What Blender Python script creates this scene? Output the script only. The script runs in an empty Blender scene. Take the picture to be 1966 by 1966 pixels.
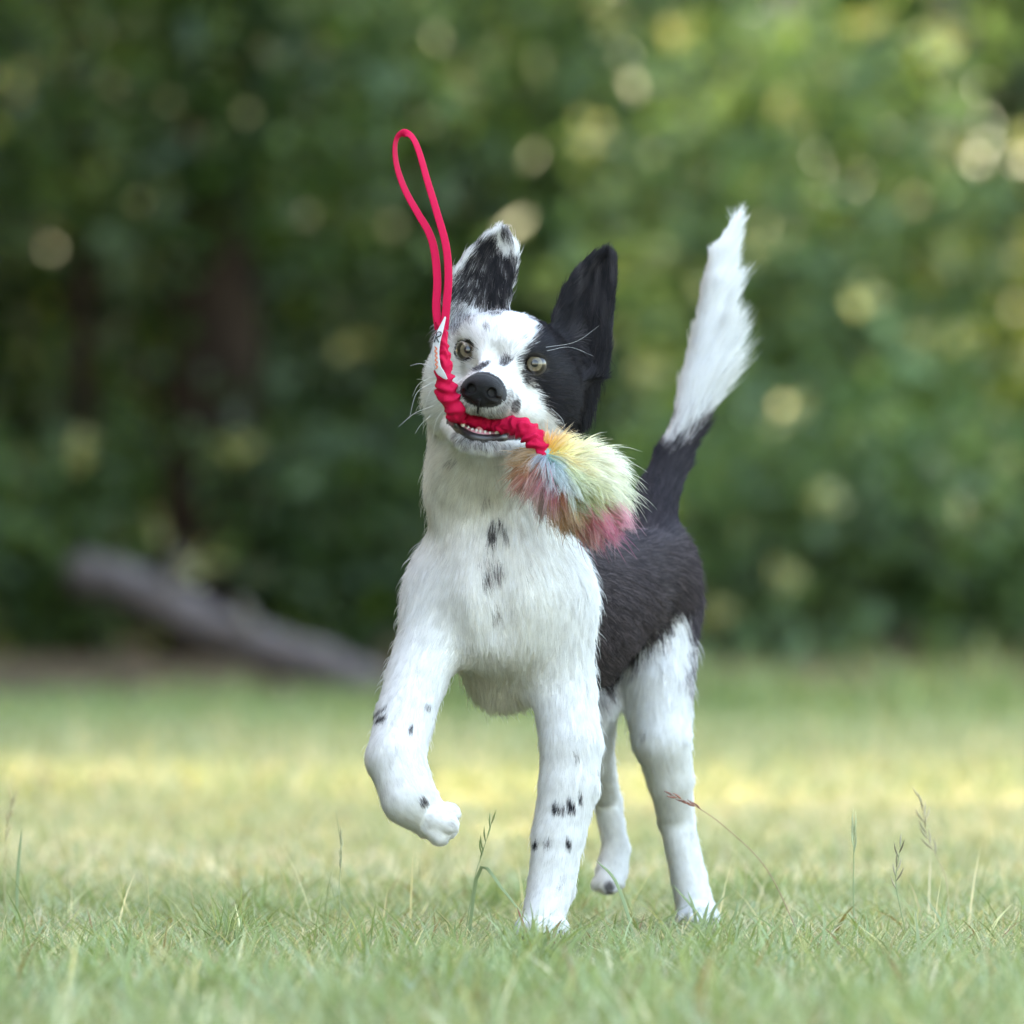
import bpy, math, os
import numpy as np
from mathutils import Vector, Matrix

# ------------------------------------------------------------------ camera, world, sun, exposure
scene = bpy.context.scene
COL = scene.collection
DIST, CAMH, FPX, HOR = 8.0, 0.345, 17600.0, 1042.0     # camera distance, height, focal length in photo pixels, horizon row

cam_d = bpy.data.cameras.new('camera'); cam = bpy.data.objects.new('camera', cam_d); COL.objects.link(cam)
cam_d.sensor_width = 36.0; cam_d.lens = FPX * 36.0 / 1966.0
cam_d.clip_start = 0.1; cam_d.clip_end = 2000
cam.location = (0, -DIST, CAMH)
cam.rotation_euler = (math.pi / 2 + math.atan((HOR - 983.0) / FPX), 0, 0)
cam_d.dof.use_dof = True
cam_d.dof.focus_distance = DIST - 0.04
cam_d.dof.aperture_fstop = cam_d.lens / 52.0
scene.camera = cam

SUN_EL, SUN_AZ = math.radians(37), math.radians(-86)    # azimuth measured from +Y towards +X
sun_dir = Vector((math.sin(SUN_AZ) * math.cos(SUN_EL), math.cos(SUN_AZ) * math.cos(SUN_EL), math.sin(SUN_EL)))
world = bpy.data.worlds.new('World'); scene.world = world; world.use_nodes = True
wn = world.node_tree.nodes; wl = world.node_tree.links
for n in list(wn): wn.remove(n)
sky = wn.new('ShaderNodeTexSky'); sky.sky_type = 'NISHITA'; sky.sun_disc = False
sky.sun_elevation = SUN_EL; sky.sun_rotation = SUN_AZ; sky.dust_density = 2.5; sky.air_density = 1.0
bg = wn.new('ShaderNodeBackground'); bg.inputs['Strength'].default_value = 0.15
wo = wn.new('ShaderNodeOutputWorld')
wl.new(sky.outputs[0], bg.inputs[0]); wl.new(bg.outputs[0], wo.inputs[0])
sun_d = bpy.data.lights.new('sun', 'SUN'); sun_d.energy = 2.0; sun_d.angle = math.radians(0.6); sun_d.color = (1.0, 0.92, 0.76)
sun = bpy.data.objects.new('sun', sun_d); COL.objects.link(sun)
sun.rotation_euler = sun_dir.to_track_quat('Z', 'Y').to_euler(); sun.location = sun_dir * 30

vs = scene.view_settings
scene.display_settings.display_device = 'sRGB'
vs.view_transform = 'Standard'; vs.look = 'None'; vs.gamma = 1.0; vs.exposure = 3.74; vs.use_curve_mapping = False
try:
    vs.use_white_balance = True; vs.white_balance_temperature = 8200; vs.white_balance_tint = 8
except Exception: pass

scene.render.engine = 'CYCLES'
cy = scene.cycles
cy.use_denoising = True; cy.use_adaptive_sampling = True; cy.adaptive_threshold = 0.008
cy.max_bounces = 8; cy.diffuse_bounces = 5; cy.glossy_bounces = 3; cy.transmission_bounces = 4; cy.transparent_max_bounces = 8
cy.sample_clamp_indirect = 8.0
try:
    scene.cycles_curves.shape = 'RIBBONS'; scene.cycles_curves.subdivisions = 2
except Exception: pass

rng = np.random.default_rng(7)
LITE = False

# ------------------------------------------------------------------ helpers
K = 1.0176
def P(px, py, y=0.0):
    """a point at depth y (metres behind the front paw) seen at picture row/column py, px"""
    s = (DIST + y) / FPX
    return np.array([(px * K - 983.0) * s, y, CAMH - (py * K - HOR) * s])
def U(px, y=0.0): return px * K * (DIST + y) / FPX
def unproj(p):
    s = FPX / (DIST + p[:, 1])
    return (p[:, 0] * s + 983.0) / K, ((CAMH - p[:, 2]) * s + HOR) / K

def tag(o, label=None, cat=None, group=None, kind=None):
    if label: o['label'] = label
    if cat: o['category'] = cat
    if group: o['group'] = group
    if kind: o['kind'] = kind
    return o
def empty(name, loc=(0, 0, 0)):
    o = bpy.data.objects.new(name, None); o.empty_display_size = 0.05; o.location = loc; COL.objects.link(o); return o
def mesh_np(name, verts, faces, mat=None, parent=None, smooth=True, cols=None):
    """verts (n,3); faces: list of (m,k) int arrays"""
    me = bpy.data.meshes.new(name)
    verts = np.ascontiguousarray(verts, np.float32)
    if not isinstance(faces, (list, tuple)): faces = [faces]
    faces = [np.asarray(f, np.int32) for f in faces if len(f)]
    me.vertices.add(len(verts)); me.vertices.foreach_set('co', verts.ravel())
    idx = np.concatenate([f.ravel() for f in faces]); sizes = np.concatenate([np.full(len(f), f.shape[1], np.int32) for f in faces])
    me.loops.add(len(idx)); me.loops.foreach_set('vertex_index', idx)
    starts = np.concatenate([[0], np.cumsum(sizes)[:-1]]).astype(np.int32)
    me.polygons.add(len(sizes)); me.polygons.foreach_set('loop_start', starts)
    try: me.polygons.foreach_set('loop_total', sizes)
    except Exception: pass
    me.update(calc_edges=True)
    if smooth: me.polygons.foreach_set('use_smooth', np.ones(len(sizes), bool))
    if cols is not None:
        a = me.color_attributes.new('col', 'FLOAT_COLOR', 'POINT')
        c = np.ones((len(verts), 4), np.float32); c[:, :3] = cols; a.data.foreach_set('color', c.ravel())
    me.validate()
    if mat: me.materials.append(mat)
    o = bpy.data.objects.new(name, me); COL.objects.link(o)
    if parent: o.parent = parent; o.matrix_parent_inverse = Matrix.Translation(-Vector(parent.location))
    return o

class NT:
    def __init__(s, mat): s.t = mat.node_tree; s.n = s.t.nodes; s.l = s.t.links
    def add(s, typ, **kw):
        n = s.n.new(typ)
        for k, v in kw.items():
            if k in n.inputs: n.inputs[k].default_value = v
            else: setattr(n, k, v)
        return n
    def link(s, a, b): s.l.new(a, b)
def new_mat(name):
    m = bpy.data.materials.new(name); m.use_nodes = True
    for n in list(m.node_tree.nodes): m.node_tree.nodes.remove(n)
    return m, NT(m)
def simple(name, col, rough=0.6, spec=0.4, bump=0.0, bscale=200.0, var=0.0, vscale=20.0, coat=0.0, attr=False, sheen=0.0):
    m, t = new_mat(name)
    b = t.add('ShaderNodeBsdfPrincipled'); o = t.add('ShaderNodeOutputMaterial'); t.link(b.outputs[0], o.inputs[0])
    b.inputs['Base Color'].default_value = (*col, 1); b.inputs['Roughness'].default_value = rough
    b.inputs['Specular IOR Level'].default_value = spec; b.inputs['Coat Weight'].default_value = coat
    b.inputs['Sheen Weight'].default_value = sheen
    tc = t.add('ShaderNodeTexCoord')
    src = None
    if attr:
        a = t.add('ShaderNodeAttribute', attribute_name='col'); src = a.outputs['Color']
    if var > 0:
        nz = t.add('ShaderNodeTexNoise'); nz.inputs['Scale'].default_value = vscale; nz.inputs['Detail'].default_value = 4
        t.link(tc.outputs['Object'], nz.inputs['Vector'])
        mp = t.add('ShaderNodeMapRange'); mp.inputs['From Min'].default_value = .3; mp.inputs['From Max'].default_value = .7
        mp.inputs['To Min'].default_value = 1 - var; mp.inputs['To Max'].default_value = 1 + var; t.link(nz.outputs['Fac'], mp.inputs['Value'])
        mx = t.add('ShaderNodeMix'); mx.data_type = 'RGBA'; mx.blend_type = 'MULTIPLY'; mx.inputs[0].default_value = 1.0
        if src: t.link(src, mx.inputs[6])
        else: mx.inputs[6].default_value = (*col, 1)
        t.link(mp.outputs[0], mx.inputs[7]); src = mx.outputs[2]
    if src: t.link(src, b.inputs['Base Color'])
    if bump > 0:
        nb = t.add('ShaderNodeTexNoise'); nb.inputs['Scale'].default_value = bscale; nb.inputs['Detail'].default_value = 5
        t.link(tc.outputs['Object'], nb.inputs['Vector'])
        bp = t.add('ShaderNodeBump'); bp.inputs['Strength'].default_value = bump; bp.inputs['Distance'].default_value = 0.002
        t.link(nb.outputs['Fac'], bp.inputs['Height']); t.link(bp.outputs[0], b.inputs['Normal'])
    return m
def leaf_mat(name, trans=0.4, rough=0.45, spec=0.35):
    """leaf with the blade colour from the mesh and light passing through it"""
    m, t = new_mat(name)
    a = t.add('ShaderNodeAttribute', attribute_name='col')
    b = t.add('ShaderNodeBsdfPrincipled'); b.inputs['Roughness'].default_value = rough; b.inputs['Specular IOR Level'].default_value = spec
    t.link(a.outputs['Color'], b.inputs['Base Color'])
    tr = t.add('ShaderNodeBsdfTranslucent')
    mc = t.add('ShaderNodeMix'); mc.data_type = 'RGBA'; mc.blend_type = 'MULTIPLY'; mc.inputs[0].default_value = 1
    t.link(a.outputs['Color'], mc.inputs[6]); mc.inputs[7].default_value = (1.25, 1.15, 0.55, 1); t.link(mc.outputs[2], tr.inputs['Color'])
    mx = t.add('ShaderNodeMixShader'); mx.inputs[0].default_value = trans
    t.link(b.outputs[0], mx.inputs[1]); t.link(tr.outputs[0], mx.inputs[2])
    o = t.add('ShaderNodeOutputMaterial'); t.link(mx.outputs[0], o.inputs[0])
    return m
def hair_mat(name, spec=0.25, rough=0.45, trans=0.25, nmix=0.75):
    """fur: strand colour from the strand, shaded mostly by the skin it lies on"""
    m, t = new_mat(name)
    a = t.add('ShaderNodeAttribute', attribute_name='col')
    sn = t.add('ShaderNodeAttribute', attribute_name='sn')
    ge = t.add('ShaderNodeNewGeometry')
    mv = t.add('ShaderNodeMix'); mv.data_type = 'VECTOR'; mv.inputs[0].default_value = nmix
    t.link(ge.outputs['Normal'], mv.inputs[4]); t.link(sn.outputs['Vector'], mv.inputs[5])
    nn = t.add('ShaderNodeVectorMath', operation='NORMALIZE'); t.link(mv.outputs[1], nn.inputs[0])
    d = t.add('ShaderNodeBsdfDiffuse'); t.link(a.outputs['Color'], d.inputs['Color']); t.link(nn.outputs[0], d.inputs['Normal'])
    tr = t.add('ShaderNodeBsdfTranslucent'); t.link(a.outputs['Color'], tr.inputs['Color']); t.link(nn.outputs[0], tr.inputs['Normal'])
    m1 = t.add('ShaderNodeMixShader'); m1.inputs[0].default_value = trans; t.link(d.outputs[0], m1.inputs[1]); t.link(tr.outputs[0], m1.inputs[2])
    h = t.add('ShaderNodeBsdfHair', component='Reflection'); h.inputs['Color'].default_value = (0.75, 0.78, 0.9, 1)
    h.inputs['RoughnessU'].default_value = rough; h.inputs['RoughnessV'].default_value = 0.6
    m2 = t.add('ShaderNodeMixShader'); m2.inputs[0].default_value = spec; t.link(m1.outputs[0], m2.inputs[1]); t.link(h.outputs[0], m2.inputs[2])
    o = t.add('ShaderNodeOutputMaterial'); t.link(m2.outputs[0], o.inputs[0])
    return m
def hair_obj(name, pts, rad, cols, sn, mat, parent=None):
    """pts (n,k,3), rad (n,k), cols (n,3) or (n,k,3), sn (n,3)"""
    n, k = pts.shape[:2]
    hc = bpy.data.hair_curves.new(name); hc.add_curves([k] * n)
    hc.attributes['position'].data.foreach_set('vector', np.ascontiguousarray(pts, np.float32).ravel())
    r = hc.attributes.get('radius') or hc.attributes.new('radius', 'FLOAT', 'POINT')
    r.data.foreach_set('value', np.ascontiguousarray(rad, np.float32).ravel())
    if cols.ndim == 2: cols = np.repeat(cols[:, None, :], k, 1)
    c = np.ones((n * k, 4), np.float32); c[:, :3] = cols.reshape(-1, 3)
    a = hc.attributes.new('col', 'FLOAT_COLOR', 'POINT'); a.data.foreach_set('color', c.ravel())
    s = hc.attributes.new('sn', 'FLOAT_VECTOR', 'CURVE'); s.data.foreach_set('vector', np.ascontiguousarray(sn, np.float32).ravel())
    hc.materials.append(mat)
    o = bpy.data.objects.new(name, hc); COL.objects.link(o)
    if parent: o.parent = parent; o.matrix_parent_inverse = Matrix.Translation(-Vector(parent.location))
    return o
def nrm(v): return v / np.maximum(np.linalg.norm(v, axis=-1, keepdims=True), 1e-9)
def noise3(p, s, seed=0):
    """cheap smooth value noise, 0..1"""
    q = p * s + seed * 17.13
    i = np.floor(q).astype(np.int64); f = q - i; f = f * f * (3 - 2 * f)
    def h(a, b, c):
        n = (a * 73856093) ^ (b * 19349663) ^ (c * 83492791) ^ (seed * 2654435761)
        n = (n ^ (n >> 13)) * 1274126177; n = n ^ (n >> 16)
        return (n & 0xFFFF) / 65535.0
    r = 0
    for a in (0, 1):
        for b in (0, 1):
            for c in (0, 1):
                w = (f[..., 0] if a else 1 - f[..., 0]) * (f[..., 1] if b else 1 - f[..., 1]) * (f[..., 2] if c else 1 - f[..., 2])
                r = r + w * h(i[..., 0] + a, i[..., 1] + b, i[..., 2] + c)
    return r

def poly_sd(px, py, poly):
    """signed distance to a 2-D polygon, negative inside"""
    d = np.full(np.broadcast(px, py).shape, 1e9); s = np.ones_like(d)
    n = len(poly)
    for i in range(n):
        x1, y1 = poly[i]; x0, y0 = poly[i - 1]
        ex, ey = x0 - x1, y0 - y1; wx, wy = px - x1, py - y1
        t = np.clip((wx * ex + wy * ey) / (ex * ex + ey * ey), 0, 1)
        d = np.minimum(d, (wx - ex * t) ** 2 + (wy - ey * t) ** 2)
        c1 = py >= y1; c2 = py < y0; c3 = ex * wy > ey * wx
        flip = (c1 & c2 & c3) | (~c1 & ~c2 & ~c3)
        s = np.where(flip, -s, s)
    return s * np.sqrt(d)

def surface_nets(D, org, h):
    nx, ny, nz = D.shape
    ins = D < 0
    cnt = np.zeros((nx - 1, ny - 1, nz - 1), np.int8)
    for a in (0, 1):
        for b in (0, 1):
            for c in (0, 1): cnt += ins[a:nx - 1 + a, b:ny - 1 + b, c:nz - 1 + c]
    act = (cnt > 0) & (cnt < 8)
    ijk = np.argwhere(act)
    vid = np.full(act.shape, -1, np.int32); vid[act] = np.arange(len(ijk))
    acc = np.zeros((len(ijk), 3)); num = np.zeros(len(ijk))
    cor = [(a, b, c) for a in (0, 1) for b in (0, 1) for c in (0, 1)]
    val = {c: D[ijk[:, 0] + c[0], ijk[:, 1] + c[1], ijk[:, 2] + c[2]].astype(np.float64) for c in cor}
    for c in cor:
        for ax in range(3):
            if c[ax]: continue
            e = list(c); e[ax] = 1; e = tuple(e)
            va, vb = val[c], val[e]; m = (va < 0) != (vb < 0)
            t = np.where(m, va / np.where(m, va - vb, 1), 0)
            p = np.array(c, float)[None].repeat(len(ijk), 0); p[:, ax] += t
            acc += p * m[:, None]; num += m
    verts = (ijk + acc / num[:, None]) * h + org
    quads = []
    for ax in range(3):
        sl = [slice(1, -1)] * 3; sl[ax] = slice(0, -1); s2 = [slice(1, -1)] * 3; s2[ax] = slice(1, None)
        A, B = ins[tuple(sl)], ins[tuple(s2)]
        e = np.argwhere(A != B)
        off = np.array([1, 1, 1]); off[ax] = 0; e = e + off
        u, v = (ax + 1) % 3, (ax + 2) % 3
        du = np.zeros(3, int); du[u] = 1; dv = np.zeros(3, int); dv[v] = 1
        c0 = e - du - dv; c1 = e - dv; c2 = e; c3 = e - du
        q = np.stack([vid[tuple(c.T)] for c in (c0, c1, c2, c3)], 1)
        o = ins[tuple(e.T)]
        quads.append(np.where(o[:, None], q, q[:, ::-1]))
    q = np.concatenate(quads); q = q[(q >= 0).all(1)]
    return verts, q
def smooth_verts(v, q, it=2, f=0.5):
    e = np.concatenate([q[:, [0, 1]], q[:, [1, 2]], q[:, [2, 3]], q[:, [3, 0]]])
    for _ in range(it):
        s = np.zeros_like(v); n = np.zeros(len(v))
        for k in range(3):
            s[:, k] = np.bincount(e[:, 0], v[e[:, 1], k], len(v)) + np.bincount(e[:, 1], v[e[:, 0], k], len(v))
        n = np.bincount(e[:, 0], minlength=len(v)) + np.bincount(e[:, 1], minlength=len(v))
        v = v + f * (s / n[:, None] - v)
    return v
def vert_normals(v, q):
    fn = np.cross(v[q[:, 2]] - v[q[:, 0]], v[q[:, 3]] - v[q[:, 1]])
    n = np.zeros_like(v)
    for k in range(4):
        for a in range(3): n[:, a] += np.bincount(q[:, k], fn[:, a], len(v))
    return nrm(n)
def tube(path, rad, seg=10, caps=True):
    """verts, quads, tris of a tube round a path; rad scalar, (n,) or (n,2) for an oval"""
    path = np.asarray(path, float); n = len(path)
    tan = nrm(np.gradient(path, axis=0))
    up = np.array([0, 1.0, 0.02]); fr = []
    u = up - tan[0] * np.dot(up, tan[0]); u /= np.linalg.norm(u)
    for i in range(n):
        u = u - tan[i] * np.dot(u, tan[i]); u /= np.linalg.norm(u); fr.append((u, np.cross(tan[i], u)))
    rad = np.broadcast_to(np.asarray(rad, float).reshape(-1, 1) if np.ndim(rad) <= 1 else np.asarray(rad, float), (n, 2))
    a = np.linspace(0, 2 * np.pi, seg, endpoint=False)
    V = np.concatenate([path[i] + np.cos(a)[:, None] * fr[i][0] * rad[i, 0] + np.sin(a)[:, None] * fr[i][1] * rad[i, 1] for i in range(n)])
    Q = []
    for i in range(n - 1):
        j = np.arange(seg); Q.append(np.stack([i * seg + j, i * seg + (j + 1) % seg, (i + 1) * seg + (j + 1) % seg, (i + 1) * seg + j], 1))
    Q = np.concatenate(Q); T = np.zeros((0, 3), int)
    if caps:
        V = np.concatenate([V, path[[0, -1]]]); m = n * seg; j = np.arange(seg)
        T = np.concatenate([np.stack([np.full(seg, m), (j + 1) % seg, j], 1), np.stack([np.full(seg, m + 1), (n - 1) * seg + j, (n - 1) * seg + (j + 1) % seg], 1)])
    return V, Q, T
def spline(pts, n):
    """Catmull-Rom through pts"""
    p = np.asarray(pts, float); p = np.concatenate([[2 * p[0] - p[1]], p, [2 * p[-1] - p[-2]]]); m = len(p) - 3
    t = np.linspace(0, m, n); i = np.minimum(t.astype(int), m - 1); f = (t - i)[:, None]
    a, b, c, d = p[i], p[i + 1], p[i + 2], p[i + 3]
    return 0.5 * (2 * b + (c - a) * f + (2 * a - 5 * b + 4 * c - d) * f ** 2 + (3 * b - a - 3 * c + d) * f ** 3)

# ------------------------------------------------------------------ ground, lawn, wood edge
GZ = -0.016
def ground_mat():
    m, t = new_mat('thatch_and_soil')
    b = t.add('ShaderNodeBsdfPrincipled'); o = t.add('ShaderNodeOutputMaterial'); t.link(b.outputs[0], o.inputs[0]); b.inputs['Roughness'].default_value = .95; b.inputs['Specular IOR Level'].default_value = .1
    tc = t.add('ShaderNodeTexCoord')
    n1 = t.add('ShaderNodeTexNoise'); n1.inputs['Scale'].default_value = 3.0; n1.inputs['Detail'].default_value = 8; t.link(tc.outputs['Object'], n1.inputs['Vector'])
    n2 = t.add('ShaderNodeTexNoise'); n2.inputs['Scale'].default_value = 90.0; n2.inputs['Detail'].default_value = 4; t.link(tc.outputs['Object'], n2.inputs['Vector'])
    r = t.add('ShaderNodeValToRGB'); r.color_ramp.elements[0].color = (.10, .13, .05, 1); r.color_ramp.elements[1].color = (.30, .26, .15, 1); r.color_ramp.elements[0].position = .35; r.color_ramp.elements[1].position = .7
    t.link(n1.outputs['Fac'], r.inputs['Fac'])
    mx = t.add('ShaderNodeMix'); mx.data_type = 'RGBA'; mx.blend_type = 'MULTIPLY'; mx.inputs[0].default_value = .5; t.link(r.outputs[0], mx.inputs[6]); t.link(n2.outputs['Fac'], mx.inputs[7]); t.link(mx.outputs[2], b.inputs['Base Color'])
    bp = t.add('ShaderNodeBump'); bp.inputs['Distance'].default_value = .01; t.link(n2.outputs['Fac'], bp.inputs['Height']); t.link(bp.outputs[0], b.inputs['Normal'])
    return m
g = mesh_np('ground', [(-600, -600, GZ), (600, -600, GZ), (600, 600, GZ), (-600, 600, GZ)], np.array([[0, 1, 2, 3]]), ground_mat(), smooth=False); tag(g, kind='structure')
m_litter = simple('leaf_litter', (.09, .065, .04), rough=.95, spec=.1, var=.6, vscale=14)
gx = np.linspace(-14, 14, 57); gy = np.linspace(11.0, 40, 54)
GX, GY = np.meshgrid(gx, gy, indexing='ij')
GZZ = GZ + .004 + .12 * noise3(np.stack([GX, GY, GX * 0], -1), .7, 3) * np.clip((GY - 11.0) / 4, 0, 1)
v = np.stack([GX, GY, GZZ], -1).reshape(-1, 3); i, j = np.meshgrid(np.arange(56), np.arange(53), indexing='ij'); i = i.ravel(); j = j.ravel()
ff_ = mesh_np('forest_floor', v, np.stack([i * 54 + j, (i + 1) * 54 + j, (i + 1) * 54 + j + 1, i * 54 + j + 1], 1), m_litter); tag(ff_, kind='structure')

def blades(xy, h, w, lean, cols, bend=.5, z0=GZ, seg=3):
    """grass blades as tapering bent strips; returns verts, quads, tris, colours"""
    n = len(xy); az = rng.random(n) * 2 * np.pi; fa = rng.random(n) * 2 * np.pi
    ld = np.stack([np.cos(az), np.sin(az), np.zeros(n)], 1); sd = np.stack([np.cos(fa), np.sin(fa), np.zeros(n)], 1)
    base = np.concatenate([xy, np.full((n, 1), z0)], 1)
    V = []; ts = np.linspace(0, 1, seg + 1)
    for t in ts:
        hz = h * (t - .35 * bend * lean * t * t); off = h * lean * (.35 * t + .75 * t * t)
        c = base + ld * off[:, None]; c[:, 2] += hz
        ww = w * (1 - t ** 1.6) if t < 1 else None
        if t < 1: V += [c - sd * ww[:, None] * .5, c + sd * ww[:, None] * .5]
        else: V += [c]
    V = np.stack(V, 1); m = V.shape[1]; b = (np.arange(n) * m)[:, None]
    Q = np.concatenate([b + np.array([[2 * s, 2 * s + 1, 2 * s + 3, 2 * s + 2]]) for s in range(seg - 1)]) if seg > 1 else np.zeros((0, 4), int)
    T = b + np.array([[2 * (seg - 1), 2 * (seg - 1) + 1, 2 * seg]])
    return V.reshape(-1, 3), Q, T, np.repeat(cols, m, 0)
def merge(parts):
    V, F3, F4, C = [], [], [], []; o = 0
    for v, q, t, c in parts: V.append(v); F4.append(q + o); F3.append(t + o); C.append(c); o += len(v)
    return np.concatenate(V), [np.concatenate(F4), np.concatenate(F3)], np.concatenate(C)
def grass_cols(xy, n, straw=.3):
    p = np.concatenate([xy, np.zeros((n, 1))], 1)
    patch = noise3(p, 2.2, 11) * .6 + noise3(p, 7, 12) * .4
    g1 = np.array([.19, .238, .10]); g2 = np.array([.325, .352, .215]); st = np.array([.54, .47, .31]); br = np.array([.25, .16, .08])
    r = rng.random((n, 1)); c = g1 + (g2 - g1) * r
    s = rng.random(n) < np.clip(straw * (.2 + 1.9 * patch ** 1.5), 0, .9); c[s] = st * (.75 + .5 * rng.random((s.sum(), 1)))
    s2 = rng.random(n) < .03; c[s2] = br
    return c * (.75 + .5 * rng.random((n, 1)))
def region(n, x0, x1, y0, y1): return np.stack([x0 + rng.random(n) * (x1 - x0), y0 + rng.random(n) * (y1 - y0)], 1)
G = []
def sow(n, x0, x1, y0, y1, h0, h1, w0, w1, ln0, ln1, straw, seg=3, pw=1.5, tint=None):
    xy = region(n, x0, x1, y0, y1); h = h0 + (h1 - h0) * rng.random(n) ** pw; w = w0 + (w1 - w0) * rng.random(n)
    near = (xy[:, 0] > -.03) & (xy[:, 0] < .07) & (xy[:, 1] > -.5) & (xy[:, 1] < .0); h = np.where(near, h * .45, h)      # trodden by the planted paw
    c = grass_cols(xy, n, straw)
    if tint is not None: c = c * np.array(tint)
    G.append(blades(xy, h, w, ln0 + (ln1 - ln0) * rng.random(n), c, seg=seg))
sow(90000, -.85, .85, -1.9, 1.2, .012, .030, .0012, .0032, .3, 1.6, .52, seg=2)
sow(26000, -.85, .85, -1.9, 1.2, .018, .045, .0012, .0030, .3, 1.2, .18)
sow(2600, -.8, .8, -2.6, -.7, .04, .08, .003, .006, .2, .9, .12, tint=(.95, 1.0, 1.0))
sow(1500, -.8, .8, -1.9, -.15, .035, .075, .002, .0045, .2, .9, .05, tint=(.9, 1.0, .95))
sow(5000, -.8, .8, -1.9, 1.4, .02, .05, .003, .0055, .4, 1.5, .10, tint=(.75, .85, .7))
for cx, cyy, rd, nn_ in [(rng.uniform(-.75, .75), rng.uniform(-1.6, 1.1), rng.uniform(.02, .06), int(rng.uniform(60, 200))) for _ in range(46)]:   # denser tufts
    xy = np.array([cx, cyy]) + rng.normal(size=(nn_, 2)) * rd * .5
    if abs(cyy + .02) < .14 and -.03 < cx < .08: continue
    G.append(blades(xy, .02 + .045 * rng.random(nn_), .0015 + .0025 * rng.random(nn_), .2 + .9 * rng.random(nn_), grass_cols(xy, nn_, .08) * np.array([.85, .95, .8]), seg=3))
for cx, cyy in ((.020, -.03), (.165, .29)):        # blades round the standing paws
    xy = np.array([cx, cyy]) + rng.normal(size=(420, 2)) * np.array([.05, .035]); xy = xy[(np.abs(xy[:, 0] - cx) > .022) | (xy[:, 1] < cyy - .02)]
    G.append(blades(xy, .012 + .022 * rng.random(len(xy)), .0015 + .002 * rng.random(len(xy)), .2 + .9 * rng.random(len(xy)), grass_cols(xy, len(xy), .2) * .9, seg=3))
sow(420, -.8, .8, .1, 2.0, .05, .10, .001, .0025, .1, .6, .45)
sow(70000, -1.6, 1.6, 1.2, 4.5, .015, .04, .002, .005, .3, 1.4, .5, seg=2)
sow(60000, -2.2, 2.2, 4.5, 9.0, .02, .06, .004, .009, .3, 1.2, .30, seg=2)
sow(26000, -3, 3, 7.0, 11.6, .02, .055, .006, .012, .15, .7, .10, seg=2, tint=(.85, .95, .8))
sow(160, -2.2, 2.2, 5.2, 7.2, .06, .16, .003, .007, .1, .5, .75, seg=2)
sow(30000, -3.5, 3.5, -6.5, -1.9, .02, .05, .003, .006, .3, 1.2, .3, seg=2)
xy = region(15000, -3.2, 3.2, 10.4, 13.2); pn = noise3(np.concatenate([xy, np.zeros((len(xy), 1))], 1), 1.6, 51) * .65 + noise3(np.concatenate([xy, np.zeros((len(xy), 1))], 1), 4, 52) * .35
kp = pn > .45; xy = xy[kp]; pn = pn[kp]; pn = np.where((xy[:, 0] < -.2) & (xy[:, 0] > -1.2) & (xy[:, 1] < 13.2), .45 + (pn - .45) * .25, pn); n_ = len(xy)     # rank tufts along the wood edge
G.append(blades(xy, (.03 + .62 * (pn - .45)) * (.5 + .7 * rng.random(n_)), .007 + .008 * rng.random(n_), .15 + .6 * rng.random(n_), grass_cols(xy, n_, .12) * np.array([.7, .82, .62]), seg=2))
V, F, C = merge(G)
m_grass = leaf_mat('grass_blade', trans=.35, rough=.5, spec=.3)
grass = mesh_np('grass', V, F, m_grass, cols=C, smooth=False)
tag(grass, 'short green and straw coloured lawn grass under the dog', 'grass', kind='stuff')

# ---- leaf masses
def leaves(pos, size, col, droop=.25, flat=.5):
    """each leaf a folded pointed blade of four faces"""
    n = len(pos); d = nrm(rng.normal(size=(n, 3)) + np.array([0, 0, -droop])); u = rng.normal(size=(n, 3)) ; u[:, 2] *= flat
    s = nrm(np.cross(d, u)); nn = np.cross(s, d); L = size[:, None]
    a = pos; m1 = pos + d * L * .5; w = s * L * .28
    V = np.stack([a, m1 - w + nn * L * .06, pos + d * L - nn * L * .08, m1 + w + nn * L * .06], 1)
    b = (np.arange(n) * 4)[:, None]
    T = np.concatenate([b + [[0, 1, 2]], b + [[0, 2, 3]]])
    return V.reshape(-1, 3), T, np.repeat(col, 4, 0)
m_leaf = leaf_mat('leaf_blade', trans=.42, rough=.4, spec=.4)
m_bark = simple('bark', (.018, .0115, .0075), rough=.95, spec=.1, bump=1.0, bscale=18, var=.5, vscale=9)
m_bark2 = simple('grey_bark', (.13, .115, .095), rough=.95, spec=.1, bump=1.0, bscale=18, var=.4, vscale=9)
def lcol(n, c, var=.45, yel=.1):
    c = np.array(c) * (1 - var / 2 + var * rng.random((n, 1))); y = rng.random(n) < yel; c[y] = c[y] * np.array([1.75, 1.5, .7]); return c
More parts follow.
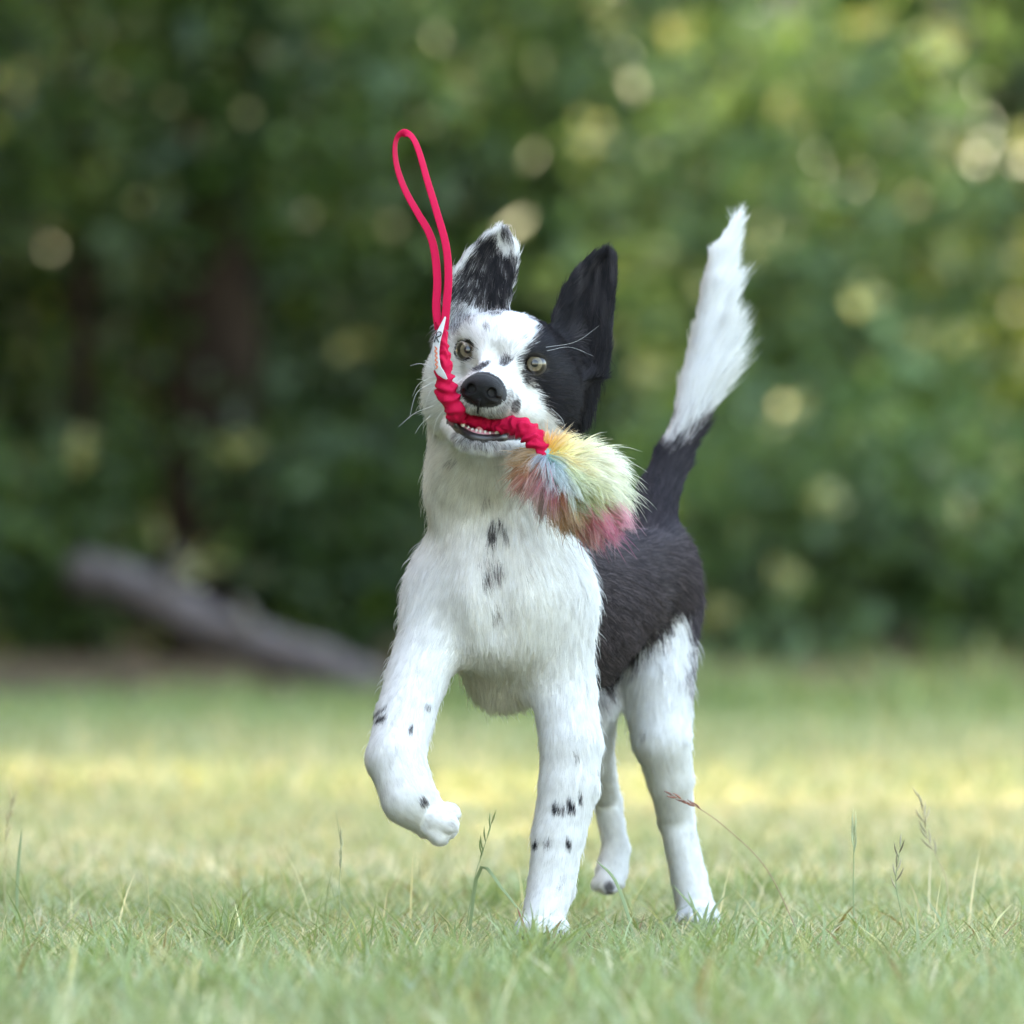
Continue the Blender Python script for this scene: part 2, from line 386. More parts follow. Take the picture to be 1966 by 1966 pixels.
def bush(name, label, px, y, rx, rz, col, n=1500, size=.07, z0=None, group='shrubs along the wood edge', cat='shrub', yel=.1, sprigs=0):
    """stems fanning from one foot, leaves gathered round the ends of the twigs"""
    x = P(px, 1000, y)[0]; o = empty(name, (x, y, GZ)); tag(o, label, cat, group)
    ns = 9; SV, SF4, SF3 = [], [], []; ofs = 0; ends = []
    for i in range(ns):
        a = rng.random() * 6.28; r = rx * (.35 + .6 * rng.random()); h = rz * (.6 + .4 * rng.random())
        e = np.array([x + math.cos(a) * r, y + math.sin(a) * r * .8, GZ + h]); m = np.array([x, y, GZ]) * .55 + e * .45 + np.array([0, 0, h * .12])
        pa = spline([np.array([x + math.cos(a) * .04, y + math.sin(a) * .04, GZ - .02]), m, e], 7); v, q, t = tube(pa, np.linspace(.014, .004, 7), 6)
        SV.append(v); SF4.append(q + ofs); SF3.append(t + ofs); ofs += len(v); ends += [pa[2], pa[3], pa[4], pa[5], pa[6]]
    mesh_np('stems', np.concatenate(SV), [np.concatenate(SF4), np.concatenate(SF3)], m_bark, o)
    ends = np.array(ends); k = 26
    cc = np.stack([x + rng.normal(size=k) * rx * .55, y + rng.normal(size=k) * rx * .45, GZ + rz * (.12 + .88 * rng.random(k))], 1)
    cen = np.concatenate([ends, cc]); ci = rng.integers(0, len(cen), n); sp = rx * .17
    pos = cen[ci] + rng.normal(size=(n, 3)) * sp; pos[:, 2] = np.maximum(pos[:, 2], GZ + .03)
    cl = lcol(n, col, .5, yel) * (.75 + .5 * rng.random((len(cen), 1)))[ci]
    v, t, c = leaves(pos, size * (.6 + .8 * rng.random(n)), cl); mesh_np('foliage', v, [t], m_leaf, o, cols=c, smooth=False)
    if sprigs:        # added leaf clusters, pale colour standing in for bright blurred sun spots
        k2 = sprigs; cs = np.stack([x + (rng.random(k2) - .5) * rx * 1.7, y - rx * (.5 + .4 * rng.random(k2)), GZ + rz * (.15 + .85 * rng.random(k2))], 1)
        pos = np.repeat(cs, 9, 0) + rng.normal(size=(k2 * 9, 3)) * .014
        v, t, c = leaves(pos, .055 * (.7 + .6 * rng.random(k2 * 9)), np.array([.46, .46, .22]) * (.7 + .6 * rng.random((k2, 1))).repeat(9, 0)); tag(mesh_np('glint_sprigs', v, [t], m_leaf, o, cols=c, smooth=False), kind='stuff')
    return o
def tree(name, label, px, y, r, h, lean, bark, col, crown=(1.6, 2.6, 5.5), n=2600, size=.13, group='trees of the wood', limbs=7, low=None):
    x = P(px, 1000, y)[0]; o = empty(name, (x, y, GZ)); tag(o, label, 'tree', group)
    pa = spline([np.array([x, y, GZ - .05]), np.array([x + lean * .3, y, h * .35]), np.array([x + lean * .7, y + .1, h * .7]), np.array([x + lean, y, h])], 16)
    rr = np.interp(np.linspace(0, 1, 16), [0, .05, .3, 1], [r * 1.5, r * 1.1, r * .9, r * .3])
    v, q, t = tube(pa, rr, 14); nz = noise3(v, 6, 4)[:, None] - .5; ctr = np.zeros_like(v)
    v[:, :2] += (nz * r * .5) * np.stack([np.cos(v[:, 2] * 9), np.sin(v[:, 2] * 7)], 1)
    mesh_np('trunk', v, [q, t], bark, o)
    cr, z0, z1 = crown; ends = []
    for i in range(limbs):
        a = rng.random() * 6.28; s = pa[6 + i % 9]; e = np.array([s[0] + math.cos(a) * cr * .7, s[1] + math.sin(a) * cr * .7, min(z1, s[2] + .4 + rng.random() * 1.2)])
        lp = spline([s, (s + e) / 2 + np.array([0, 0, .15]), e], 7); v, q, t = tube(lp, np.linspace(r * .35, r * .06, 7), 7); mesh_np('limb', v, [q, t], bark, o); ends += list(lp[2:])
    k = 40; cc = np.stack([x + lean * .7 + rng.normal(size=k) * cr * .5, y + rng.normal(size=k) * cr * .5, z0 + (z1 - z0) * rng.random(k)], 1)
    cen = np.concatenate([np.array(ends), cc]); ci = rng.integers(0, len(cen), n)
    pos = cen[ci] + rng.normal(size=(n, 3)) * .22; cl = lcol(n, col) * (.7 + .6 * rng.random((len(cen), 1)))[ci]
    if low:      # branches that hang in front of the trunk
        m_ = low[0]; p2 = np.stack([x + rng.normal(size=m_) * low[3], y - .22 + rng.normal(size=m_) * .10, low[1] + (low[2] - low[1]) * rng.random(m_) ** .8 + .08 * np.sin(rng.integers(0, 9, m_))], 1); pos = np.concatenate([pos, p2]); cl = np.concatenate([cl, lcol(m_, col) * 1.2]); n = n + m_
    v, t, c = leaves(pos, size * (.6 + .8 * rng.random(n)), cl); mesh_np('crown', v, [t], m_leaf, o, cols=c, smooth=False)
    return o
DK, MD, LT, YL = (.032, .064, .019), (.055, .106, .036), (.090, .155, .060), (.14, .18, .05)  # YL puts part of the sunlit look into the leaf colour
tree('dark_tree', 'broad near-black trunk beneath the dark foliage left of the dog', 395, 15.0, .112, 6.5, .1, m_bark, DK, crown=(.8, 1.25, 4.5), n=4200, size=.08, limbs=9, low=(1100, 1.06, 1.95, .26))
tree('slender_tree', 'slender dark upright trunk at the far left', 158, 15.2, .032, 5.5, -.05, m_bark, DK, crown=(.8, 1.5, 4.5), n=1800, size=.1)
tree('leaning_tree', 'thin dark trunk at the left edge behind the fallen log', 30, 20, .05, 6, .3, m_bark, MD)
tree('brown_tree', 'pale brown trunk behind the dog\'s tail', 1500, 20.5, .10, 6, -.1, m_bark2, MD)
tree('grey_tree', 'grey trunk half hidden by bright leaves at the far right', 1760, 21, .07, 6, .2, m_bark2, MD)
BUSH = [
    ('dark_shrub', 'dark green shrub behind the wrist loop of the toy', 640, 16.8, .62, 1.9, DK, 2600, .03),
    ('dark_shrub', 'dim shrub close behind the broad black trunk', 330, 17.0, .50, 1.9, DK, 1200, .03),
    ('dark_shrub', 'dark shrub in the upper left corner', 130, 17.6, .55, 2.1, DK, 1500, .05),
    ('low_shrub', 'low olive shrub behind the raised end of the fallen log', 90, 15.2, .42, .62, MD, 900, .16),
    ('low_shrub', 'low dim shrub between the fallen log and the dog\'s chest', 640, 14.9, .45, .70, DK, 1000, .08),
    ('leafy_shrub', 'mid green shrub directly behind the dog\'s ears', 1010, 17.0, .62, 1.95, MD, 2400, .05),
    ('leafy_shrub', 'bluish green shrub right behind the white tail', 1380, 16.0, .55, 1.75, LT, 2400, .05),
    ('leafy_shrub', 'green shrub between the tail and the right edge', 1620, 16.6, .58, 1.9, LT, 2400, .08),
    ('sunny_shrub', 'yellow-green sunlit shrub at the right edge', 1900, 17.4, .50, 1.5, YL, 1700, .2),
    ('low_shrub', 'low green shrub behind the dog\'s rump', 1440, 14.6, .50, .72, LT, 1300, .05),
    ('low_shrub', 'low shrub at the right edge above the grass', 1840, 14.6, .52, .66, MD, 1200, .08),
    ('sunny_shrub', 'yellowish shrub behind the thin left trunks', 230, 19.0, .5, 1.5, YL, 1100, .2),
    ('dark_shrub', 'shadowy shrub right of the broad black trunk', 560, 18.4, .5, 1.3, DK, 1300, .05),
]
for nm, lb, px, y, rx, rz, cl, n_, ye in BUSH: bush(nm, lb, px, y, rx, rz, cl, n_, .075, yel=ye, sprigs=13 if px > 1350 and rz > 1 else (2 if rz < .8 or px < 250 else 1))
# deep wood behind and on the sun side: nobody could count its leaves
def mass(n, x0, x1, y0, y1, z0, z1, size, col, pw=1.0, clump=.55):
    k = max(8, n // 70); cen = np.stack([x0 + (x1 - x0) * rng.random(k), y0 + (y1 - y0) * rng.random(k), z0 + (z1 - z0) * rng.random(k) ** pw], 1)
    ci = rng.integers(0, k, n); pos = cen[ci] + rng.normal(size=(n, 3)) * clump * np.array([1, 1, .6]); pos = np.clip(pos, [x0, y0, z0], [x1, y1, z1])
    # a break shaped in the unseen wood to let sun onto the right-hand shrubs
    yl = pos[:, 1] - (1.1 - pos[:, 0]) * .07; zl = pos[:, 2] - (1.1 - pos[:, 0]) * .755
    hit = (pos[:, 0] < -2) & (yl > 14) & (yl < 20) & (zl > -.3) & (zl < 2.6); keep = ~(hit & (rng.random(n) < .78)); pos = pos[keep]; ci = ci[keep]; n = len(pos)
    v, t, c = leaves(pos, size * (.6 + .8 * rng.random(n)), lcol(n, col, .6) * (.6 + .8 * rng.random((k, 1)))[ci]); return v, np.zeros((0, 4), int), t, c
V, F, C = merge([mass(30000, -9, 9, 21.5, 27, 0, 3.0, .17, DK), mass(16000, -4, .6, 21.5, 25, 0, 3.2, .16, DK), mass(26000, -9, 9, 21, 28, 2.0, 8, .24, MD), mass(50000, -10, -2.6, 6.5, 22, 0, 8, .27, MD), mass(3000, -7, -4, 2.9, 4.3, 1.5, 8, .27, MD, clump=.5), mass(2000, -7, -4, 4.3, 6.6, 1.5, 8, .27, MD, clump=.9), mass(9000, 2.8, 9, 15, 24, 0, 6, .24, LT)])  # thin unseen leaf blocks beside the lawn are added to dim the sunlit strip
wood = mesh_np('forest', V, F, m_leaf, cols=C, smooth=False); tag(wood, 'dense green wood filling the whole background, with added sun-filtering leaves', 'forest', kind='stuff')
# unseen hedge added on the sun side of the lawn to shade the dog
hd = empty('added_shade_hedge', (-5.6, -3.2, GZ)); tag(hd, 'tall leafy hedge outside the view, added to shade the dog from the low sun', 'hedge')
V, F, C = merge([mass(52000, -7.2, -4.4, -9.5, 2.75, 0, 8.2, .30, MD, clump=.45)])
mesh_np('foliage', V, F, m_leaf, hd, cols=C, smooth=False)
for yy in np.arange(-9, 2.6, 1.9):
    v, q, t = tube(spline([np.array([-5.6, yy, GZ - .05]), np.array([-5.5, yy + .1, 2.5]), np.array([-5.7, yy, 7.5])], 12), np.linspace(.11, .02, 12), 10); mesh_np('stem', v, [q, t], m_bark, hd)
# fallen log leaning out of the leaf litter
def log():
    a, b = P(160, 1078, 13.4), P(700, 1306, 12.6); o = empty('fallen_log', tuple(b)); tag(o, 'grey weathered fallen log lying aslant at the wood edge', 'log')
    n = 30; pa = np.linspace(a, b, n) + (np.stack([noise3(np.stack([np.arange(n), np.zeros(n), np.full(n, s)], -1) * 1.0, .2, s) for s in (1, 2, 3)], 1) - .5) * .03
    v, q, t = tube(pa, np.linspace(.056, .052, n), 20); v[:n * 20] += (noise3(v[:n * 20], 25, 8)[:, None] - .5) * .012
    mesh_np('trunk', v, [q, t], simple('weathered_wood', (.085, .070, .068), rough=.9, bump=1, bscale=40, var=.35, vscale=12), o)
    for f, dx, dz in ((.3, .03, .12), (.62, -.05, .10)):
        s = a + (b - a) * f; v, q, t = tube(spline([s, s + np.array([dx * .5, -.03, dz * .6]), s + np.array([dx, -.05, dz])], 6), np.linspace(.02, .012, 6), 8); mesh_np('branch_stub', v, [q, t], m_bark2, o)
log()

# ---- single stalks and tufts that stand out of the lawn
m_stalk = leaf_mat('stalk_blade', trans=.25, rough=.5, spec=.3)
def stalk(name, label, pts, r, col, heads=(), blades_=(), group='grass stalks standing out of the lawn', cat='grass stalk'):
    """a stem on the ground with seed spikelets or leaf blades"""
    b = P(*pts[0]); b[2] = GZ; o = empty(name, tuple(b)); tag(o, label, cat, group)
    pa = spline([b] + [P(*p) for p in pts[1:]], 24); v, q, t = tube(pa, np.linspace(r, r * .45, 24) * .75, 6)
    mesh_np('stem', v, [q, t], m_stalk, o, cols=np.tile(np.array(col), (len(v), 1)))
    for (t0, t1, n, ln, hc, ang) in heads:
        for i in range(n):
            f = t0 + (t1 - t0) * i / max(n - 1, 1); k = min(int(f * 23), 22); d = nrm(pa[k + 1] - pa[k]); s_ = pa[k]
            side = nrm(np.cross(d, rng.normal(size=3))); e = s_ + (d * math.cos(ang) + side * math.sin(ang)) * ln
            v, q, t = tube(spline([s_, (s_ + e) / 2 + side * ln * .06, e], 6), np.array([.0003, .0007, .0009, .0008, .0005, .0002]), 6)
            mesh_np('spikelet', v, [q, t], m_stalk, o, cols=np.tile(np.array(hc) * (.7 + .6 * rng.random()), (len(v), 1)))
    for pb in blades_: leaf_blade(o, pb, col)
    return o
def leaf_blade(o, pb, col, w=.0015):
    pth = [P(*p) for p in pb]
    if pb[0][1] > 1690: pth[0][2] = GZ
    c = spline(pth, 12); ww = w * np.sin(np.pi * np.clip(np.linspace(.25, 1.0, 12), 0, 1)) ** .7 + .0001
    V_, Q_ = band(c, ww, np.full(12, .0002), np.array([.25, -1., .25])); mesh_np('blade', V_, Q_, m_stalk, o, cols=np.tile(np.array(col), (len(V_), 1)))
def band(path, w, th, nrm_dir):
    """a soft-edged flat band along a path: w half width, th half thickness"""
    path = np.asarray(path); n = len(path); tan = nrm(np.gradient(path, axis=0))
    nd = np.broadcast_to(np.asarray(nrm_dir, float), path.shape)
    nd = nrm(nd - tan * (nd * tan).sum(1, keepdims=True)); sd = np.cross(tan, nd)
    a = np.linspace(0, 2 * np.pi, 16, endpoint=False)
    ca, sa = np.sign(np.cos(a)) * np.abs(np.cos(a)) ** .55, np.sign(np.sin(a)) * np.abs(np.sin(a)) ** .8
    V = (path[:, None] + sd[:, None] * (ca[None, :, None] * np.reshape(w, (-1, 1, 1))) + nd[:, None] * (sa[None, :, None] * np.reshape(th, (-1, 1, 1)))).reshape(-1, 3)
    i, j = np.meshgrid(np.arange(n - 1), np.arange(16), indexing='ij'); i = i.ravel(); j = j.ravel()
    return V, np.stack([i * 16 + j, i * 16 + (j + 1) % 16, (i + 1) * 16 + (j + 1) % 16, (i + 1) * 16 + j], 1)
GR, PG, RD_, SW = (.23, .29, .15), (.30, .34, .20), (.26, .10, .075), (.42, .36, .22)
stalk('seed_stalk', 'reddish seed stalk bending across the shin of the standing hind leg', [(1520, 1745, .10), (1450, 1645, .10), (1370, 1562, .11), (1310, 1520, .12), (1262, 1498, .12)], .0007, (.30, .20, .14), heads=[(.72, .97, 9, .010, RD_, .22)])
stalk('budded_stalk', 'green stalk with a thick pale bud right of the hind paw', [(1612, 1745, .14), (1610, 1680, .14), (1611, 1600, .14), (1612, 1556, .14)], .0011, GR, heads=[(.62, .9, 5, .022, (.38, .42, .26), .06)])
stalk('seed_stalk', 'thin pale seed stalk left of the raised paw', [(648, 1760, .10), (640, 1680, .10), (644, 1610, .10), (634, 1528, .10)], .0009, PG, heads=[(.55, .8, 7, .010, (.36, .36, .22), .18)])
stalk('seed_stalk', 'small branching seed stalk between the raised paw and the planted paw', [(872, 1770, .05), (895, 1660, .05), (910, 1610, .05), (930, 1545, .05)], .0007, GR, heads=[(.6, .98, 7, .014, (.24, .30, .12), .45)], blades_=[[(880, 1730, .02), (905, 1640, .0), (950, 1680, -.03), (1000, 1745, -.06)]])
stalk('grass_tuft', 'tuft of bright green blades in front of the standing hind paw', [(1322, 1768, .18), (1320, 1745, .18), (1318, 1720, .18)], .0008, GR, blades_=[[(1335, 1765, .18), (1320, 1730, .17), (1268, 1668, .17)], [(1318, 1765, .18), (1310, 1720, .17), (1298, 1682, .17)], [(1330, 1765, .18), (1345, 1720, .17), (1368, 1690, .17)], [(1340, 1768, .17), (1320, 1750, .16), (1285, 1738, .16)], [(1322, 1765, .18), (1330, 1730, .17), (1338, 1700, .17)], [(1350, 1768, .18), (1385, 1730, .17), (1392, 1700, .17)]], group='tufts of blades in the lawn', cat='grass tuft')
stalk('grass_shoot', 'single bright blade slanting beside the lifted hind paw', [(1205, 1755, .06), (1203, 1745, .06), (1200, 1735, .06)], .0006, GR, blades_=[[(1206, 1755, .06), (1165, 1670, .06), (1124, 1622, .06)]], cat='grass blade')
stalk('grass_tuft', 'few reddish dry blades in front of the planted paw', [(1040, 1785, -.08), (1041, 1775, -.08), (1044, 1760, -.08)], .0006, RD_, blades_=[[(1042, 1790, -.08), (1046, 1760, -.08), (1060, 1735, -.08)], [(1036, 1790, -.08), (1034, 1765, -.08), (1030, 1745, -.08)], [(1000, 1790, -.08), (990, 1755, -.08), (976, 1712, -.08)]], group='tufts of blades in the lawn', cat='grass tuft')
stalk('seed_stalk', 'dry seed stalk at the left edge of the lawn', [(8, 1700, .5), (10, 1620, .5), (14, 1560, .5), (22, 1500, .5)], .0009, SW, heads=[(.5, .98, 10, .014, SW, .35)])
stalk('grass_shoot', 'upright dark green blade near the left edge', [(30, 1720, .3), (31, 1700, .3), (32, 1680, .3)], .0008, GR, blades_=[[(30, 1722, .3), (34, 1640, .3), (42, 1562, .3)]], cat='grass blade')
stalk('seed_stalk', 'feathery seed stalk near the right edge', [(1790, 1740, .25), (1785, 1660, .25), (1750, 1580, .25), (1738, 1500, .25)], .0008, SW, heads=[(.55, .98, 12, .016, (.34, .30, .2), .5)])
stalk('seed_stalk', 'forked seed stalk right of the budded stalk', [(1720, 1790, -.02), (1700, 1720, -.02), (1690, 1660, -.02), (1700, 1590, -.02)], .0008, GR, heads=[(.6, .98, 8, .014, (.26, .24, .16), .5)])

# ------------------------------------------------------------------ the dog: one continuous body surface
def rot_head():
    roll, yaw, pitch = math.radians(12), math.radians(9), math.radians(-2)
    X = np.array([1., 0, 0]); F = np.array([0., -1, 0]); Z = np.array([0., 0, 1])
    B = np.stack([X, F, Z], 1)                       # columns: image-right, forward (to the camera), up
    c, s = math.cos(pitch), math.sin(pitch)
    Rp = np.array([[1, 0, 0], [0, c, -s], [0, s, c]])            # in head space about its x
    c, s = math.cos(yaw), math.sin(yaw)
    Ry = np.array([[c, -s, 0], [s, c, 0], [0, 0, 1]])            # forward turns to -x
    c, s = math.cos(roll), math.sin(roll)
    Rr = np.array([[c, 0, s], [0, 1, 0], [-s, 0, c]])            # up leans to +x
    return B @ Rr @ Ry @ Rp
HR = rot_head()
HO = P(944, 676, -0.05)
def H(x, y, z): return HO + HR @ (np.array([x, y, z], float) * 0.001)

class Prim: pass
PR = []
CH = [None, 0.02, 0]          # current chain: name, blend radius, extra radius
def chain(name=None, k=.02, grow=0): CH[:] = [name, k, grow]
def cone(a, ra, b, rb, k=0.02, flow=1, hl=14, lift=0.3, down=0.0, part='body', local=False, dens=1.0):
    q = Prim(); q.kind = 'cone'
    if local:
        q.a, q.b, q.ra, q.rb = H(*a), H(*b), ra * .001, rb * .001
    else:
        q.a, q.b, q.ra, q.rb = P(*a), P(*b), U(ra + CH[2], a[2]), U(rb + CH[2], b[2])
    f = nrm(q.b - q.a) * (flow if not isinstance(flow, str) else 1) + np.array([0, 0, -down])
    q.flow = f if not isinstance(flow, str) else flow
    q.k, q.hl, q.lift, q.part, q.dens = k, hl, lift, part, dens
    q.chain = CH[0]; q.ck = CH[1]
    r = max(q.ra, q.rb); q.lo = np.minimum(q.a, q.b) - r; q.hi = np.maximum(q.a, q.b) + r
    PR.append(q); return q
def ell(c, r, k=0.01, flow='head', hl=8, lift=0.25, part='head', dens=1.0):
    q = Prim(); q.kind = 'ell'; q.c = H(*c); q.r = np.array(r) * .001; q.flow, q.k, q.hl, q.lift, q.part, q.dens = flow, k, hl, lift, part, dens
    q.chain = None; m = q.r.max(); q.lo = q.c - m; q.hi = q.c + m; PR.append(q); return q
def ear(poly, y0, tilt, cup, k=0.006, hl=11, th=0.006, tip=(0, 0)):
    """a cupped ear: an outline, a leaning plane and a hollow towards the viewer's side"""
    q = Prim(); q.kind = 'ear'; q.poly = [tuple(P(px, py, y0)[[0, 2]]) for px, py in poly]
    q.y0, q.tilt, q.cup, q.k, q.hl, q.lift, q.part, q.dens, q.th = y0, tilt, cup, k, hl, 0.22, 'ear', 1.3, th
    a = np.array(q.poly); q.z0 = a[:, 1].min(); q.tipp = P(tip[0], tip[1], y0)
    q.flow = 'ear'; q.chain = None
    q.lo = np.array([a[:, 0].min() - .01, y0 - .05, a[:, 1].min() - .01]); q.hi = np.array([a[:, 0].max() + .01, y0 + .06, a[:, 1].max() + .01])
    PR.append(q); return q
def pdist(q, x, y, z):
    if q.kind == 'cone':
        d = q.b - q.a; L = d @ d
        ux, uy, uz = x - q.a[0], y - q.a[1], z - q.a[2]
        t = np.clip((ux * d[0] + uy * d[1] + uz * d[2]) / L, 0, 1)
        return np.sqrt((ux - t * d[0]) ** 2 + (uy - t * d[1]) ** 2 + (uz - t * d[2]) ** 2) - (q.ra + (q.rb - q.ra) * t)
    if q.kind == 'ell':
        ux, uy, uz = x - q.c[0], y - q.c[1], z - q.c[2]
        l = [(ux * HR[0, i] + uy * HR[1, i] + uz * HR[2, i]) / q.r[i] for i in range(3)]
        k0 = np.sqrt(l[0] ** 2 + l[1] ** 2 + l[2] ** 2)
        k1 = np.sqrt((l[0] / q.r[0]) ** 2 + (l[1] / q.r[1]) ** 2 + (l[2] / q.r[2]) ** 2)
        return k0 * (k0 - 1) / np.maximum(k1, 1e-6)
    if q.kind == 'ear':
        x2, z2 = np.broadcast_arrays(x, z)
        if x2.ndim == 3:
            sd = poly_sd(x2[:, 0, :], z2[:, 0, :], q.poly)[:, None, :]
        else: sd = poly_sd(x2, z2, q.poly)
        ins = np.clip(-sd, 0, 0.022)
        ys = q.y0 + q.tilt * (z - q.z0) + q.cup * (ins - ins ** 2 / 0.05)
        w = np.abs(y - ys) / math.sqrt(1 + q.cup ** 2 * .5) - q.th * 0.5
        a = sd + 0.004; b = w + 0.002
        return np.minimum(np.maximum(a, b), 0) + np.sqrt(np.maximum(a, 0) ** 2 + np.maximum(b, 0) ** 2) - 0.003

# torso (front to back), neck (head to chest), tail
chain('torso', .03, -2)
cone((940, 1120, .045), 118, (1010, 1148, .14), 134, k=.03, hl=16, down=.5, part='torso', lift=.2)
cone((1010, 1148, .14), 134, (1120, 1140, .23), 112, k=.03, hl=15, down=.5, part='torso', lift=.2)
cone((1120, 1140, .23), 112, (1212, 1092, .31), 88, k=.03, hl=15, down=.5, part='torso', lift=.2)
cone((1212, 1092, .31), 88, (1240, 1075, .36), 76, k=.03, hl=18, down=.6, part='torso', lift=.22)
chain()
cone((965, 1195, .10), 96, (1085, 1208, .19), 92, k=.03, hl=16, down=.5, part='torso', lift=.2)
cone((944, 1120, .015), 88, (944, 1165, .02), 78, k=.03, hl=15, part='chest', lift=.2)
cone((948, 1190, .055), 80, (953, 1272, .085), 60, k=.03, hl=19, part='sternum', lift=.35)
cone((935, 1010, .04), 95, (940, 1130, .02), 90, k=.03, hl=15, part='chest', lift=.2)
chain('neck', .03, -4)
cone((948, 790, .045), 96, (926, 920, .045), 102, k=.03, hl=15, part='neck', lift=.2)
cone((926, 920, .045), 102, (945, 1050, .06), 116, k=.03, hl=16, part='neck', lift=.2)
chain()
cone((890, 770, .06), 72, (900, 905, .05), 84, k=.03, hl=15, part='neck', lift=.2)
chain('tail', .025, 2)
cone((1230, 1010, .37), 42, (1242, 930, .40), 33, hl=12, part='tail', lift=.25)
cone((1242, 930, .40), 33, (1268, 868, .415), 29, hl=14, part='tail', lift=.25)
cone((1268, 868, .415), 29, (1296, 806, .42), 23, hl=17, part='tail', lift=.28)
cone((1296, 806, .42), 23, (1314, 740, .425), 24, hl=42, part='tail', lift=.3, dens=2.2)
cone((1314, 740, .425), 24, (1336, 640, .43), 24, hl=36, part='tail', lift=.24, dens=2.2)
cone((1336, 640, .43), 24, (1350, 550, .43), 21, hl=28, part='tail', lift=.2, dens=2.2)
cone((1350, 550, .43), 21, (1358, 485, .43), 16, hl=20, part='tail', lift=.15, dens=2.2)
cone((1358, 485, .43), 16, (1382, 430, .43), 5, hl=19, part='tail', lift=.10, dens=2.2)
chain()
# raised front leg
cone((858, 1085, .06), 66, (846, 1130, .045), 66, k=.03, hl=17, part='shoulder', lift=.2)
chain('leg_a', .028, 5)
cone((846, 1130, .045), 64, (788, 1275, .0), 49, k=.03, hl=15, part='leg', lift=.2)
cone((788, 1275, .0), 49, (764, 1350, -.035), 46, k=.015, hl=11, part='leg', lift=.2)
cone((764, 1350, -.035), 46, (747, 1430, -.07), 47, k=.012, hl=10, part='leg', lift=.22)
cone((747, 1430, -.07), 47, (772, 1505, -.085), 44, k=.012, hl=8, part='leg', lift=.2, dens=1.3)
cone((772, 1505, -.085), 44, (810, 1543, -.080), 32, k=.012, hl=6, part='leg', lift=.2, dens=1.4)
chain()
for dx, dy, dd in ((26, -22, -.006), (24, 0, -.017), (6, 20, -.014), (20, 8, .010)):
    cone((812 + dx * .3, 1545 + dy * .7, -.080 + dd), 20, (822 + dx, 1556 + dy, -.080 + dd * 1.2), 18.5, k=.0025, hl=5, part='paw', lift=.18, dens=1.6)
# planted front leg
cone((1028, 1085, .06), 64, (1040, 1130, .05), 64, k=.03, hl=17, part='shoulder', lift=.2)
chain('leg_b', .028, 5)
cone((1040, 1130, .05), 62, (1062, 1300, .05), 53, k=.03, hl=16, part='leg', lift=.2)
cone((1062, 1300, .05), 53, (1078, 1400, .03), 49, k=.015, hl=12, part='leg', lift=.2)
cone((1078, 1400, .03), 49, (1074, 1480, .025), 48, k=.012, hl=11, part='leg', lift=.22)
cone((1074, 1480, .025), 48, (1054, 1575, .018), 42, k=.012, hl=9, part='leg', lift=.2, dens=1.2)
cone((1054, 1575, .018), 42, (1041, 1670, .01), 36, k=.012, hl=9, part='leg', lift=.2, dens=1.3)
cone((1041, 1670, .01), 36, (1024, 1734, -.006), 33, k=.012, hl=8, part='leg', lift=.2, dens=1.3)
chain()
for i, (px, py, d) in enumerate(((988, 1752, -.020), (1010, 1758, -.034), (1034, 1758, -.034), (1056, 1752, -.018))):
    cone((1024 + (px - 1024) * .6, 1738, -.008), 22, (px, py, d), 18, k=.0022, hl=5, part='paw', lift=.18, dens=1.6)
# standing hind leg
chain('leg_c', .025, 4)
cone((1238, 1150, .335), 74, (1240, 1290, .295), 58, k=.025, hl=19, part='thigh')
cone((1240, 1290, .295), 58, (1248, 1390, .278), 49, k=.02, hl=12, part='leg', lift=.2)
cone((1248, 1390, .278), 49, (1264, 1465, .292), 37, k=.012, hl=9, part='leg', lift=.2)
cone((1264, 1465, .292), 37, (1276, 1545, .315), 27, k=.01, hl=9, part='leg', lift=.2)
cone((1276, 1545, .315), 27, (1298, 1650, .312), 26, k=.01, hl=8, part='leg', lift=.2)
cone((1298, 1650, .312), 26, (1312, 1712, .305), 30, k=.01, hl=8, part='leg', lift=.2)
chain()
for px, py, d in ((1290, 1732, .285), (1308, 1737, .268), (1328, 1737, .268), (1344, 1731, .285)):
    cone((1314 + (px - 1314) * .5, 1715, .30), 18, (px, py, d), 14, k=.005, hl=6, part='paw', lift=.2)
# hind leg on the far side, just off the ground
chain('leg_d', .025, 3)
cone((1150, 1150, .37), 60, (1110, 1330, .29), 44, k=.025, hl=20, part='thigh')
cone((1110, 1330, .29), 44, (1122, 1430, .33), 30, k=.012, hl=12, part='leg')
cone((1122, 1430, .33), 30, (1146, 1510, .38), 21, k=.01, hl=8, part='leg', lift=.2)
cone((1146, 1510, .38), 21, (1162, 1600, .37), 20, k=.01, hl=8, part='leg', lift=.2)
cone((1162, 1600, .37), 21, (1155, 1640, .36), 26, k=.01, hl=7, part='leg', lift=.2)
chain()
for px, py, d in ((1128, 1668, .345), (1142, 1674, .335), (1156, 1672, .335), (1166, 1664, .345)):
    cone((1153 + (px - 1150) * .4, 1645, .355), 16, (px, py, d), 12, k=.005, hl=6, part='paw', lift=.2)
